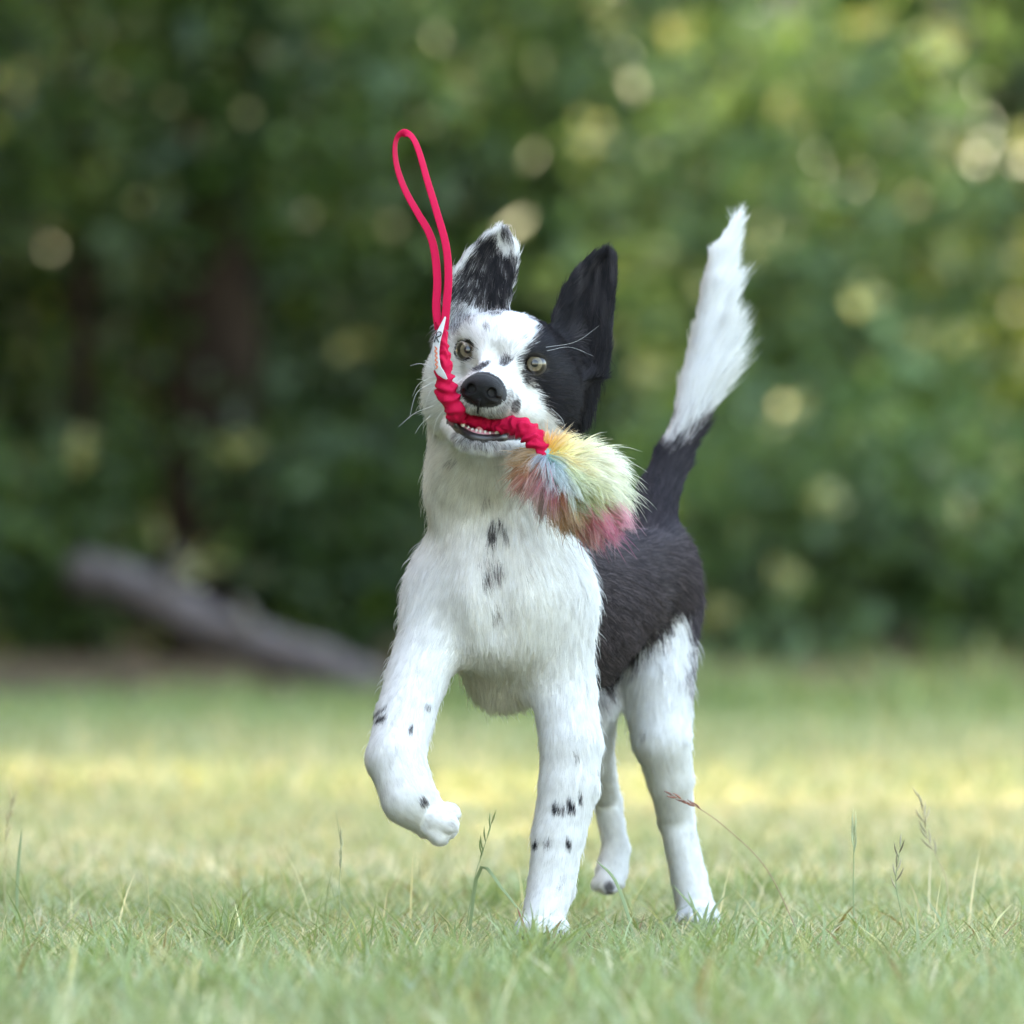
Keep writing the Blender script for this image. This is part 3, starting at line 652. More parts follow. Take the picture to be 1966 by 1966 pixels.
# head
ell((0, -46, 4), (50, 56, 36), k=.02, hl=9)
ell((0, -20, 10), (34, 34, 26), k=.012, hl=8)
for s in (-1, 1):
    ell((s * 25, -17, 16), (15, 15, 13), k=.010, hl=6)
    ell((s * 39, -44, -20), (28, 32, 28), k=.018, hl=11, lift=.3)
    ell((s * 33, -50, -46), (30, 34, 30), k=.020, hl=15, lift=.3)
cone((0, 44, -30), 18.5, (0, -14, -15), 27, k=.010, local=True, flow='head', hl=5, part='muzzle', lift=.2, dens=1.6)
for s in (-1, 1):
    cone((s * 12, 43, -37), 13, (s * 27, -8, -43), 15, k=.010, local=True, flow='head', hl=5.5, part='muzzle', lift=.2, dens=1.6)
cone((878, 640, .03), 50, (882, 740, .045), 62, k=.02, hl=18, part='cheek', lift=.35)
cone((1082, 672, .03), 56, (1064, 762, .03), 50, k=.02, hl=20, part='cheek', lift=.32)
# lower jaw
cone((0, 34, -76), 9, (0, -22, -72), 20, k=.004, local=True, flow='head', hl=6, part='jaw', lift=.25, dens=1.4)
for s in (-1, 1):
    cone((s * 11, 31, -75), 8.5, (s * 28, -14, -66), 12, k=.005, local=True, flow='head', hl=6, part='jaw', lift=.25, dens=1.4)
cone((0, -22, -74), 26, (-4, -60, -95), 40, k=.012, local=True, hl=16, part='neck', lift=.35)
ear([(842, 640), (837, 575), (847, 524), (875, 480), (912, 444), (944, 428), (964, 442), (979, 472), (977, 510), (966, 552), (958, 620), (900, 650)], 0.0, .10, 1.05, tip=(950, 430))
ear([(1030, 660), (1040, 600), (1060, 550), (1084, 510), (1112, 482), (1138, 472), (1156, 474), (1163, 488), (1162, 540), (1155, 600), (1152, 660), (1140, 715), (1080, 725)], 0.0, .05, 1.0, hl=12, tip=(1152, 474))

VOX = 0.002
lo = np.min([q.lo for q in PR], 0) - .03; hi = np.max([q.hi for q in PR], 0) + .03
dim = np.ceil((hi - lo) / VOX).astype(int) + 1
axs = [(lo[i] + np.arange(dim[i]) * VOX).astype(np.float32) for i in range(3)]
D = np.full(dim, 0.05, np.float32)
def block(l, h):
    i0 = np.maximum(((l - lo) / VOX).astype(int), 0); i1 = np.minimum(((h - lo) / VOX).astype(int) + 2, dim)
    s = tuple(slice(i0[i], i1[i]) for i in range(3))
    return s, axs[0][s[0]][:, None, None], axs[1][s[1]][None, :, None], axs[2][s[2]][None, None, :]
import itertools
for key, grp in itertools.groupby(PR, key=lambda q: q.chain if q.chain else id(q)):
    grp = list(grp); kk = grp[0].ck if grp[0].chain else grp[0].k
    m = max(kk, .01) + .006
    s, x, y, z = block(np.min([q.lo for q in grp], 0) - m, np.max([q.hi for q in grp], 0) + m)
    d = None
    for q in grp:
        e = pdist(q, x, y, z)
        if d is None: d = e
        else:
            g = np.maximum(.004 - np.abs(d - e), 0) / .004; d = np.minimum(d, e) - g * g * .001
    c = D[s]
    h = np.maximum(kk - np.abs(c - d), 0) / kk
    D[s] = np.minimum(c, d) - h * h * kk * 0.25
# mouth cavity, eye openings
EYES = [(-31.0, 0.0, 0.5), (29.2, 0.0, 0.8)]
def carve(prim, k):
    s, x, y, z = block(prim.lo - .01, prim.hi + .01)
    d = -pdist(prim, x, y, z); c = D[s]
    h = np.maximum(k - np.abs(c - d), 0) / k
    D[s] = np.maximum(c, d) + h * h * k * 0.25
mouth = [cone((0, 56, -60), 5.5, (0, 0, -60), 7, local=True), cone((-13, 45, -60), 7, (-30, -2, -56), 6, local=True), cone((13, 45, -60), 7, (30, -2, -56), 6, local=True)]
for q in mouth: PR.remove(q); carve(q, .003)
for sx in (-1, 1):                      # hollows between eye and muzzle, and the stop
    q = ell((sx * 24, 19, -12), (8, 13, 7)); PR.remove(q); carve(q, .010)
q = ell((0, 24, 2), (9, 14, 8)); PR.remove(q); carve(q, .012)
q = cone((936, 1050, -.036), 24, (942, 1195, -.032), 22); PR.remove(q); carve(q, .022)      # groove down the breastbone
sock = []
for e in EYES:
    q = ell((e[0], 5, e[2]), (9.2, 13, 7.4)); PR.remove(q); carve(q, .002); sock.append(q)

bv, bq = surface_nets(D, lo, VOX)
bv = smooth_verts(bv, bq, 3, 0.5)
bn = vert_normals(bv, bq)
# keep the single largest piece
del D

def pick_prims(p):
    W = np.stack([np.exp(-np.maximum(pdist(q, p[:, 0], p[:, 1], p[:, 2]), -.01) / .006) for q in PR], 1)
    return W / np.maximum(W.sum(1, keepdims=True), 1e-12)
NOSE = H(0, 64, -24)
def groom(p, n):
    """growth direction, strand length, lift and density at skin points"""
    W = pick_prims(p)
    hl = W @ np.array([q.hl for q in PR]) * .001
    lf = W @ np.array([q.lift for q in PR]); dn = W @ np.array([q.dens for q in PR])
    F = np.zeros_like(p)
    for i, q in enumerate(PR):
        if isinstance(q.flow, str):
            if q.flow == 'head': f = nrm(p - NOSE)
            else: f = nrm(q.tipp + np.array([0, .01, .03]) - p)
        else: f = q.flow[None]
        F += W[:, i:i + 1] * f
    sw = np.stack([noise3(p, 28, 31 + a) - .5 for a in range(3)], 1) + .6 * np.stack([noise3(p, 75, 41 + a) - .5 for a in range(3)], 1)
    F = nrm(F) + sw * np.clip(hl / .02, .2, 1.2)[:, None] * .55
    F = F - n * (F * n).sum(1, keepdims=True)
    parts = {}
    for i, q in enumerate(PR): parts[q.part] = parts.get(q.part, 0) + W[:, i]
    return nrm(F), hl, lf, dn, parts

def headlocal(p): return (p - HO) @ HR * 1000.0
WHITE = np.array([0.88, 0.87, 0.855]); BLACK = np.array([0.0085, 0.0072, 0.0076]); GREY = np.array([.16, .16, .18])
SPOTS = [  # px, py, rx, ry, angle, strength : coat spots, and a painted shade patch inside the hind hock
    (908, 693, 18, 5, -30, .9), (953, 683, 13, 8, -20, .8), (988, 710, 7, 17, -15, .9), (918, 622, 8, 4, 20, .7), (970, 763, 9, 14, 10, .85),
    (938, 755, 8, 16, 0, .35), (985, 640, 5, 4, 0, .4), (930, 600, 5, 4, 0, .35), (1000, 600, 8, 5, 20, .5),
    (929, 1000, 9, 22, 8, .85), (948, 990, 4, 26, -22, .8), (915, 935, 10, 9, 0, .25), (938, 1072, 12, 16, 20, .7), (917, 1086, 8, 14, 10, .8), (926, 1060, 22, 18, 0, .25),
    (935, 1150, 6, 16, 25, .45), (1000, 1065, 8, 20, 20, .15),
    (718, 1298, 11, 5, -35, 1), (718, 1338, 15, 4, -35, .8), (722, 1352, 11, 6, -25, 1), (776, 1372, 4, 8, 15, .9), (690, 1372, 4, 8, 0, .7),
    (796, 1508, 8, 8, 30, .9), (806, 1330, 7, 6, 0, .4), (850, 1552, 6, 7, 20, .35),
    (1050, 1518, 7, 12, -25, 1), (1062, 1520, 4, 9, -20, .8), (1078, 1514, 7, 14, -25, 1), (1095, 1500, 5, 10, -20, 1), (1086, 1418, 5, 10, 0, .5), (1128, 1452, 4, 5, 0, .45),
    (1012, 1586, 5, 8, 0, 1), (1033, 1584, 7, 7, 0, .6), (1072, 1584, 5, 11, -20, 1), (858, 868, 8, 7, 0, .4), (1060, 1660, 5, 22, 22, .14),
    (1150, 1672, 10, 12, 0, .8), (1150, 1690, 12, 9, 0, 1), (1240, 1560, 9, 16, 0, .35), (1303, 1565, 8, 12, 0, .15), (1215, 1380, 8, 12, 0, .2)]
HEADBLACK = [(990, 565), (1002, 590), (1010, 620), (1008, 640), (986, 660), (975, 680), (980, 697), (997, 720), (1014, 742), (1029, 762), (1037, 785), (1046, 806), (1120, 850), (1190, 800), (1190, 440), (1050, 440)]
LEFTEAR = [(838, 580), (850, 535), (868, 500), (904, 462), (928, 452), (940, 470), (948, 500), (966, 490), (978, 505), (970, 560), (962, 592), (925, 590), (885, 588), (858, 585)]
EARTIPSPOT = [(945, 432), (958, 440), (972, 462), (962, 474), (946, 460)]
LEFTGREY = [(830, 560), (870, 580), (905, 596), (884, 612), (860, 640), (840, 662), (812, 655), (798, 600)]
HINDWHITE = [(1120, 1345), (1150, 1300), (1186, 1262), (1216, 1246), (1250, 1206), (1288, 1160), (1298, 1200), (1300, 1260), (1304, 1330), (1420, 1420), (1420, 1830), (1060, 1830), (1060, 1345)]
def ss(x, a, b): t = np.clip((x - a) / (b - a), 0, 1); return t * t * (3 - 2 * t)
def coat(p, parts, jit=None):
    """coat colour at skin points: black and white markings that belong to the animal"""
    X, Y = (p[:, 0] * FPX / DIST + 983.0) / K, ((CAMH - p[:, 2]) * FPX / DIST + HOR) / K     # the animal's own front elevation, in sketch units
    px, py = unproj(p)
    n1 = noise3(p, 90, 1) - .5; n2 = noise3(p, 260, 2) - .5
    wob = n1 * 16 + n2 * 10 + (0 if jit is None else jit * 7)
    blk = np.zeros(len(p))
    tor = parts['torso'] + parts['thigh'] + .0
    head = parts['head'] + parts['cheek'] + parts['muzzle'] + parts['jaw'] + parts['ear']
    hl = headlocal(p)
    # body: black saddle behind the shoulders, white hind legs
    back = ss(p[:, 1] + wob * .0006, .085, .10) * (1 - (py > 1245) * (px < 1110))
    hind = ss(-poly_sd(px, py, HINDWHITE) + wob * 1.5, -7, 7) * (p[:, 1] > .2)
    legs = parts['leg'] + parts['paw']
    b = back * (1 - hind) * np.clip(1 - (parts['leg'] + parts['paw']) * (p[:, 1] < .16) - parts['neck'] - 3 * parts['sternum'], 0, 1)
    b = b * (1 - ss(legs, .4, .8))
    blk = np.maximum(blk, b)
    # tail
    tl = ss(py + (px - 1300) * .35 + wob * 2.6, 788, 828) * (1 - ss(-(px + wob) + 1265, 0, 8) * ss(py, 800, 812) * (1 - ss(py, 838, 846)))
    blk = blk * (1 - parts['tail']) + parts['tail'] * tl
    # head
    front = p[:, 1] < .12
    hb = ss(-poly_sd(px, py, HEADBLACK) + wob, -5, 5) * front * ss(head, .2, .5)
    blk = np.maximum(blk, hb)
    le = ss(-poly_sd(px, py, LEFTEAR) + wob, -6, 6) * front * ss(head, .2, .5) * (1.0 + .35 * n2)
    blk = np.maximum(blk, np.clip(le, 0, 1))
    blk = np.maximum(blk, ss(-poly_sd(px, py, EARTIPSPOT) + wob * .5, -4, 4) * front * .85)
    blk = np.maximum(blk, ss(-poly_sd(px, py, LEFTGREY) + wob, -10, 8) * front * .66)
    # greyish round the nose and on the chin
    dn = np.sqrt(((hl[:, 0]) / 27) ** 2 + ((hl[:, 2] + 37) / 19) ** 2) + (hl[:, 1] < 30) * 9
    blk = np.maximum(blk, .52 * (1 - ss(dn + n2 * .5, .75, 1.2)))
    lip = (1 - ss(np.abs(hl[:, 2] + 47 + n2 * 3), 2, 8)) * (hl[:, 1] > 18) * (np.abs(hl[:, 0]) < 22)
    blk = np.maximum(blk, .35 * lip)
    ch = (1 - ss(np.sqrt((hl[:, 0] / 22) ** 2 + ((hl[:, 2] + 73) / 8) ** 2) + n2 * .5, .6, 1.3)) * (hl[:, 1] > 8)
    blk = np.maximum(blk, .62 * ch)
    vis = front | (p[:, 1] > .2)
    for sx, sy, rx, ry, ang, st in SPOTS:
        a = math.radians(ang); dx, dy = px - sx + n2 * 3, py - sy + n2 * 3
        u, v = (dx * math.cos(a) + dy * math.sin(a)) / rx, (-dx * math.sin(a) + dy * math.cos(a)) / ry
        m = 1 - ss(np.sqrt(u * u + v * v), .7, 1.35)
        ok = (p[:, 1] > .2) if sx > 1130 and sy > 1300 else (p[:, 1] < .1)
        blk = np.maximum(blk, m * st * ok)
    blk = np.clip(blk, 0, 1)
    if jit is not None:   # single strands are either dark or pale
        r = (jit + 1) * .5
        blk = np.where((blk > .05) & (blk < .95), .45 * blk + .55 * (r < blk), blk)
    shade_tint = np.clip(parts['neck'] * .8 + parts['chest'] * .25 + parts['sternum'] * .9, 0, 1)[:, None]  # beige shade on neck and underchest painted into the white coat
    w = WHITE * (1 - shade_tint * np.array([.04, .08, .18]))
    return w * (1 - blk[:, None]) + BLACK * blk[:, None], blk

dog = empty('dog', tuple(P(1100, 1750, .15)))
tag(dog, 'white and black young sheepdog prancing on the lawn, tail up, toy in mouth', 'dog')
F0, hl0, lf0, dn0, parts0 = groom(bv, bn)
skincol, skinblk = coat(bv, parts0)
hlv = headlocal(bv)
inmouth = np.zeros(len(bv), bool)
for q in mouth: inmouth |= pdist(q, bv[:, 0], bv[:, 1], bv[:, 2]) < .0022
lipz = np.zeros(len(bv), bool)
for q in mouth: lipz |= pdist(q, bv[:, 0], bv[:, 1], bv[:, 2]) < .0045
eyer = np.full(len(bv), 99.)
for e in EYES: eyer = np.minimum(eyer, np.sqrt(((hlv[:, 0] - e[0]) / 1.1) ** 2 + (hlv[:, 2] - e[2]) ** 2 + (np.clip(np.abs(hlv[:, 1] + 4) - 10, 0, 99)) ** 2))
skin = skincol.copy()
skin[lipz] = (.02, .015, .016); skin[inmouth] = (.10, .02, .022)
skin[eyer < 12.0] = (.012, .010, .010)
nosed = np.sqrt((hlv[:, 0] / 19.5) ** 2 + ((hlv[:, 1] - 57) / 14) ** 2 + ((hlv[:, 2] + 28) / 14.5) ** 2)
skin[nosed < 1.15] = (.012, .011, .012)
bare = lipz | (eyer < 10.3) | (nosed < 1.1)
m_skin = simple('dog_skin', (.7, .7, .7), rough=.55, spec=.25, attr=True, bump=.3, bscale=900)
body = mesh_np('body', bv, bq, m_skin, dog, cols=skin)

# ---- fur
def sample(v, q, dens_per_m2, nv, extra=None):
    """random points on the quads: position, normal, nearest corner"""
    t = np.concatenate([q[:, [0, 1, 2]], q[:, [0, 2, 3]]])
    a = np.linalg.norm(np.cross(v[t[:, 1]] - v[t[:, 0]], v[t[:, 2]] - v[t[:, 0]]), axis=1) * .5
    w = a * dens_per_m2[t].mean(1)
    n = int(w.sum()); c = np.cumsum(w); i = np.searchsorted(c, rng.random(n) * c[-1])
    r1 = np.sqrt(rng.random(n)); r2 = rng.random(n)
    b = np.stack([1 - r1, r1 * (1 - r2), r1 * r2], 1)
    p = (v[t[i]] * b[:, :, None]).sum(1); nn = nrm((nv[t[i]] * b[:, :, None]).sum(1))
    near = t[i][np.arange(n), b.argmax(1)]
    return p, nn, near
facing = np.where(bn[:, 1] > .35, .35, 1.0)
dens = 9.6e5 * np.clip(.012 / hl0, .42, 1.7) * dn0 * facing * (~bare)
fp, fnn, near = sample(bv, bq, dens, bn)
ff, fh, fl, _, fparts = groom(fp, fnn)
n = len(fp)
jit = rng.random(n) * 2 - 1
fcol, fblk = coat(fp, fparts, jit)
def rv(n): return rng.normal(size=(n, 3))
def strands(root, nor, flow, length, lift, clump=.5, cell=.007, k=6, wave=.12, grav=.15, extra=None):
    n = len(root)
    cid = np.floor((root + (noise3(root, 120, 5)[:, None] - .5) * .008) / cell).astype(np.int64)
    key = (cid[:, 0] * 73856093) ^ (cid[:, 1] * 19349663) ^ (cid[:, 2] * 83492791)
    _, inv = np.unique(key, return_inverse=True); m = inv.max() + 1
    cr = rng.normal(size=(m, 3))[inv]; lr = rng.random(m)[inv]
    wave = np.reshape(wave, (-1, 1)) if np.ndim(wave) else wave
    d0 = nrm(nor * lift[:, None] + flow * (1 - lift[:, None]) + cr * wave * .8 + rv(n) * .10)
    d0 = nrm(d0 + nor * np.clip(.12 - (d0 * nor).sum(1), 0, 1)[:, None])
    d1 = flow * .9 + np.array([0, 0, -grav]) + cr * wave + rv(n) * .08
    if extra is not None: d1 = d1 + extra
    d1 = nrm(d1 - nor * np.minimum((d1 * nor).sum(1), 0)[:, None])
    L = length * (.65 + .5 * rng.random(n)) * (.85 + .3 * lr)
    t = np.linspace(0, 1, k)[None, :, None]
    pts = root[:, None] + L[:, None, None] * (d0[:, None] * (t - .5 * t * t) + d1[:, None] * (.5 * t * t))
    tip = pts[:, -1] - root
    cnt = np.bincount(inv, minlength=m)
    mt = np.stack([np.bincount(inv, pts[:, -1, a], m) / cnt for a in range(3)], 1)[inv]
    pull = (mt - pts[:, -1]); pl = np.linalg.norm(pull, axis=1); pull *= np.minimum(1, .012 / np.maximum(pl, 1e-6))[:, None]
    cf = clump * (.4 + .6 * lr)
    pts = pts + pull[:, None] * (t ** 1.5) * cf[:, None, None]
    return pts, L, lr
tailw = fparts['tail'] * (fblk < .5)
tz = np.clip((fp[:, [2]] - P(0, 480, .43)[2]) / (P(0, 560, .43)[2] - P(0, 480, .43)[2]), 0, 1)      # 0 at the tip
extra = tailw[:, None] * (np.array([.62, 0, .42]) * np.clip(fnn[:, [0]] + .4, 0, 1)) * (.25 + .75 * tz)
fh2 = fh * (1 + tailw * (np.clip(fnn[:, 0] + .1, 0, 1) * noise3(fp, 60, 9) * .75 - .45 * np.clip(-fnn[:, 0] + .1, 0, 1)))
# longer wisps at the front edge of the ears, the rear of the thighs and under the chest
lg = np.clip((fh * 1000 - 9) / 11, 0, 1)
fly = rng.random(n) < .02 * (.3 + lg) * (1 - fparts['tail']); fl = np.where(fly, np.minimum(fl + .3, .7), fl); fh2 = np.where(fly, fh2 * 1.35, fh2)     # stray hairs
pts, L, lr = strands(fp, fnn, ff, fh2, fl, clump=.13 + .22 * lg, cell=.0048, wave=.035 + .055 * lg, extra=extra)
k = pts.shape[1]
prof = np.array([1.0, 1.0, .9, .72, .45, .12])
base_r = np.clip(.00012 + L * .0024, .00012, .00017)
tint = 1 + (rng.random(n)[:, None] - .6) * .26 + (lr[:, None] - .6) * .20
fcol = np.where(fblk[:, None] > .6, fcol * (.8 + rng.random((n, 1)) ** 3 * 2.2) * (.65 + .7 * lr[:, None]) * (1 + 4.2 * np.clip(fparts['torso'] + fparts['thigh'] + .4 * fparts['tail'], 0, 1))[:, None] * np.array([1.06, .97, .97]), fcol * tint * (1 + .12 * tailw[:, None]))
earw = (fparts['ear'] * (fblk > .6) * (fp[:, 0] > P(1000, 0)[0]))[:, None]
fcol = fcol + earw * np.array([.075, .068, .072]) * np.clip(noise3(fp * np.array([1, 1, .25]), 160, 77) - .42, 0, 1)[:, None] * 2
m_fur = hair_mat('dog_fur', spec=.025, rough=.35, trans=.35, nmix=.85)
fur = hair_obj('fur', pts, base_r[:, None] * prof[None], np.clip(fcol, 0, .9), fnn, m_fur, dog)
print('fur strands', n)

# ---- eyes
def ball(r, nu=40, nv=28):
    th = np.linspace(0, np.pi, nv); ph = np.linspace(0, 2 * np.pi, nu, endpoint=False)
    T, Ph = np.meshgrid(th, ph, indexing='ij')
    v = np.stack([np.sin(T) * np.cos(Ph), np.sin(T) * np.sin(Ph), np.cos(T)], -1).reshape(-1, 3) * r
    i, j = np.meshgrid(np.arange(nv - 1), np.arange(nu), indexing='ij'); i = i.ravel(); j = j.ravel()
    return v, np.stack([i * nu + j, (i + 1) * nu + j, (i + 1) * nu + (j + 1) % nu, i * nu + (j + 1) % nu], 1), T.ravel(), Ph.ravel()
m_eye = simple('eye_surface', (.1, .1, .1), rough=.3, spec=.15, coat=.8, attr=True)
m_eye.node_tree.nodes['Principled BSDF'].inputs['Coat Roughness'].default_value = 0.03
CAMP = np.array(cam.location)
for e in EYES:
    c = H(e[0], -9.2, e[2])
    v, f, T, Ph = ball(.0108, 64, 90)
    gz = nrm(CAMP + np.array([0.0, 0, 0.6]) - c)
    ux = nrm(np.cross(np.array([0, 0, 1.]), gz)); uy = np.cross(gz, ux)
    w = c + v[:, [0]] * ux + v[:, [1]] * uy + v[:, [2]] * gz
    deg = np.degrees(T); col = np.zeros((len(v), 3))
    streak = .75 + .5 * noise3(np.stack([np.cos(Ph) * 4, np.sin(Ph) * 4, deg * .05], -1), 2.0, 3)
    iris = np.array([.105, .085, .055]) * streak[:, None] * (0.7 + .5 * ss(deg, 14, 30))[:, None]
    col[:] = (.06, .05, .045)
    col[deg < 58] = (.02, .015, .012)
    m = deg < 37; col[m] = iris[m]
    col[deg < 17] = (.004, .004, .005)
    mesh_np('eye', w, f, m_eye, dog, cols=col)
# ---- nose pad, sculpted with two nostrils and the groove between them
def small_field(prims, carves, lo, hi, h, k=.004, kc=.002):
    d0 = [np.arange(lo[i], hi[i], h) for i in range(3)]
    x, y, z = d0[0][:, None, None], d0[1][None, :, None], d0[2][None, None, :]
    Dd = np.full((len(d0[0]), len(d0[1]), len(d0[2])), .05)
    for q in prims:
        d = pdist(q, x, y, z); g = np.maximum(k - np.abs(Dd - d), 0) / k; Dd = np.minimum(Dd, d) - g * g * k * .25
    for q in carves:
        d = -pdist(q, x, y, z); g = np.maximum(kc - np.abs(Dd - d), 0) / kc; Dd = np.maximum(Dd, d) + g * g * kc * .25
    return surface_nets(Dd, np.array(lo), h)
mark = len(PR)
nose_p = [ell((0, 56, -27.5), (16.8, 11, 11.5)), ell((0, 58, -24.5), (14, 10, 8.5)), ell((-9, 59, -31), (9, 8, 8.2)), ell((9, 59, -31), (9, 8, 8.2)), ell((0, 56, -38), (8, 8, 6))]
nose_c = []
for s in (-1, 1):
    nose_c += [cone((s * 8.6, 74, -30), 4.3, (s * 9.4, 58, -29), 3.6, local=True), cone((s * 11, 66, -33), 1.8, (s * 17.5, 61, -34), 1.4, local=True)]
nose_c += [cone((0, 70.5, -27), 1.2, (0, 66, -48), 1.3, local=True)]
del PR[mark:]
c = H(0, 58, -30)
nv_, nq_ = small_field(nose_p, nose_c, c - .03, c + .03, .0007)
nv_ = smooth_verts(nv_, nq_, 2, .5)
m_nose = simple('nose_leather', (.0035, .003, .0035), rough=.44, spec=.24, bump=.8, bscale=1500)
mesh_np('nose', nv_, nq_, m_nose, dog)
pa = spline([H(0, 67, -37), H(0, 63.5, -43), H(0, 58, -49.5)], 8)
v, q, t = tube(pa, np.linspace(.0016, .0009, 8), 6); mesh_np('lip_cleft', v, [q, t], m_nose, dog)
# ---- teeth and gum of the lower jaw, tongue behind them
m_tooth = simple('tooth', (.50, .45, .40), rough=.25, spec=.5)
m_gum = simple('gum', (.42, .17, .19), rough=.3, spec=.5, bump=.3, bscale=800)
m_lip = simple('lip', (.022, .018, .02), rough=.33, spec=.5, bump=.3, bscale=900)
ga = np.linspace(-1, 1, 15)
arc = [H(15 * a, 36 - 10 * a * a, -67.5 + 1.5 * a * a) for a in ga]
v, q, t = tube(arc, np.array([.0035] * 15), 10); mesh_np('gum', v, [q, t], m_gum, dog)
arc2 = [H(21 * a, 40 - 17 * a * a, -71.0 + 5.5 * a * a) for a in ga]
v, q, t = tube(arc2, np.array([.0042] * 15), 10); mesh_np('lower_lip', v, [q, t], m_lip, dog)
for i in range(6):
    a = (i - 2.5) / 2.5 * .62 + (rng.random() - .5) * .06
    b = H(15 * a, 36.5 - 10 * a * a, -66.5); e = H(15 * a * 1.03 + (rng.random() - .5), 38 - 10 * a * a, -63.0 + (rng.random() - .5) * 1.4)
    pa = np.linspace(b, e, 5); v, q, t = tube(pa, np.array([[.0016, .0016], [.0019, .0018], [.002, .0017], [.0018, .0013], [.0010, .0007]]), 8)
    mesh_np('tooth', v, [q, t], m_tooth, dog)
for s in (-1, 1):
    pa = spline([H(s * 14.5, 29, -66), H(s * 16, 30, -60), H(s * 17, 28, -54)], 7)
    v, q, t = tube(pa, np.linspace(.0026, .0006, 7), 8); mesh_np('tooth', v, [q, t], m_tooth, dog)
pa = spline([H(1, -10, -63), H(1, 12, -64.5), H(0, 27, -66)], 9)
v, q, t = tube(pa, np.array([[.006, .013]] * 7 + [[.005, .010], [.003, .005]]), 12); mesh_np('tongue', v, [q, t], simple('tongue', (.5, .17, .18), rough=.35), dog)
# ---- whiskers and brow hairs
wh = []; wr = []
def whisk(pts, r=.00022, n=9):
    wh.append(spline(pts, n)); wr.append(np.linspace(r, r * .3, n))
for a, b, c_ in (((812, 692), (792, 686), (774, 690)), ((812, 712), (790, 725), (778, 748)), ((814, 722), (786, 742), (772, 790)), ((818, 765), (782, 780), (752, 805)), ((812, 785), (795, 800), (783, 818)),
                 ((845, 720), (815, 735), (800, 770)), ((850, 760), (825, 790), (815, 830))):
    whisk([P(*a, -.07), P(*b, -.065), P(*c_, -.06)])
for a, b, c_ in (((1030, 655), (1085, 645), (1130, 615)), ((1032, 662), (1075, 655), (1120, 672)), ((985, 790), (975, 815), (963, 850)), ((975, 800), (962, 812), (958, 828)),
                 ((1040, 770), (1060, 790), (1066, 806)), ((880, 640), (868, 622), (862, 600))):
    whisk([P(*a, -.075), P(*b, -.085), P(*c_, -.085)], .00011)
wh = np.array(wh); wr = np.array(wr)
hair_obj('whiskers', wh, wr, np.full((len(wh), 3), .82), np.tile(np.array([[0, -1., .2]]), (len(wh), 1)), m_fur, dog)

# ------------------------------------------------------------------ the tug toy
toy = empty('tug_toy', tuple(P(960, 800, -.09)))
tag(toy, 'red tug toy with wrist loop and fluffy multicoloured ball held in the dog\'s mouth', 'dog toy')
def cloth(name, c, weave=1400.0):
    m, t = new_mat(name)
    b = t.add('ShaderNodeBsdfPrincipled'); o = t.add('ShaderNodeOutputMaterial'); t.link(b.outputs[0], o.inputs[0])
    b.inputs['Roughness'].default_value = .62; b.inputs['Specular IOR Level'].default_value = .07
    b.inputs['Sheen Weight'].default_value = .0; b.inputs['Sheen Tint'].default_value = (1, .45, .65, 1)
    tc = t.add('ShaderNodeTexCoord'); nz = t.add('ShaderNodeTexNoise'); nz.inputs['Scale'].default_value = weave; nz.inputs['Detail'].default_value = 2
    t.link(tc.outputs['Object'], nz.inputs['Vector'])
    cr = t.add('ShaderNodeMix'); cr.data_type = 'RGBA'; t.link(nz.outputs['Fac'], cr.inputs[0])
    cr.inputs[6].default_value = (*[x * .72 for x in c], 1); cr.inputs[7].default_value = (*[min(1, x * 1.25 + .01) for x in c], 1); t.link(cr.outputs[2], b.inputs['Base Color'])
    bp = t.add('ShaderNodeBump'); bp.inputs['Strength'].default_value = .5; bp.inputs['Distance'].default_value = .0008; t.link(nz.outputs['Fac'], bp.inputs['Height']); t.link(bp.outputs[0], b.inputs['Normal'])
    return m
RED = (.42, .0012, .036)
m_red = cloth('red_fleece', RED); m_web = cloth('red_webbing', (.42, .001, .04), 2600.0)
# wrist loop: one flat band doubled back on itself
lp = [(838, 622, -.106), (842, 580, -.106), (846, 520, -.104), (841, 462, -.102), (824, 400, -.100), (806, 340, -.098), (790, 285, -.096), (777, 258, -.095), (763, 251, -.094), (750, 258, -.093),
      (745, 280, -.093), (749, 315, -.093), (764, 358, -.094), (788, 402, -.096), (809, 438, -.098), (820, 475, -.100), (825, 530, -.103), (823, 580, -.105), (828, 622, -.106)]
path = spline([P(*p) for p in lp], 150)
tt = np.linspace(0, 1, 150)
ang = np.interp(tt, [0, .2, .38, .45, .52, .7, .85, 1], [80, 62, 38, 30, 28, 50, 72, 80])
ndir = np.stack([np.cos(np.radians(ang)), np.sin(np.radians(ang)) * -1.0, np.zeros(150)], 1)
V, Q = band(path, np.full(150, U(8.0)), np.full(150, U(1.5)), ndir)
mesh_np('wrist_loop', V, Q, m_web, toy)
def ruched(path, rad, seed, freq=85, amp=.2):
    """gathered fabric tube with slanting folds"""
    n, seg = len(path), 40
    V, Q, T = tube(path, np.asarray(rad), seg)
    s = np.concatenate([[0], np.cumsum(np.linalg.norm(np.diff(path, axis=0), axis=1))])
    a = np.linspace(0, 2 * np.pi, seg, endpoint=False)
    S, A = np.meshgrid(s, a, indexing='ij')
    nz = noise3(np.stack([np.cos(A), np.sin(A), S * 90], -1), 1.6, seed) - .5
    ph = S * freq * 2 * np.pi + 1.1 * np.sin(A + seed) + nz * 5 + A * 1.0
    disp = 1 + amp * np.sin(ph) * (.7 + nz) + .25 * nz
    R = V[:n * seg].reshape(n, seg, 3); R = path[:, None] + (R - path[:, None]) * disp[..., None]
    V[:n * seg] = R.reshape(-1, 3)
    return V, Q, T
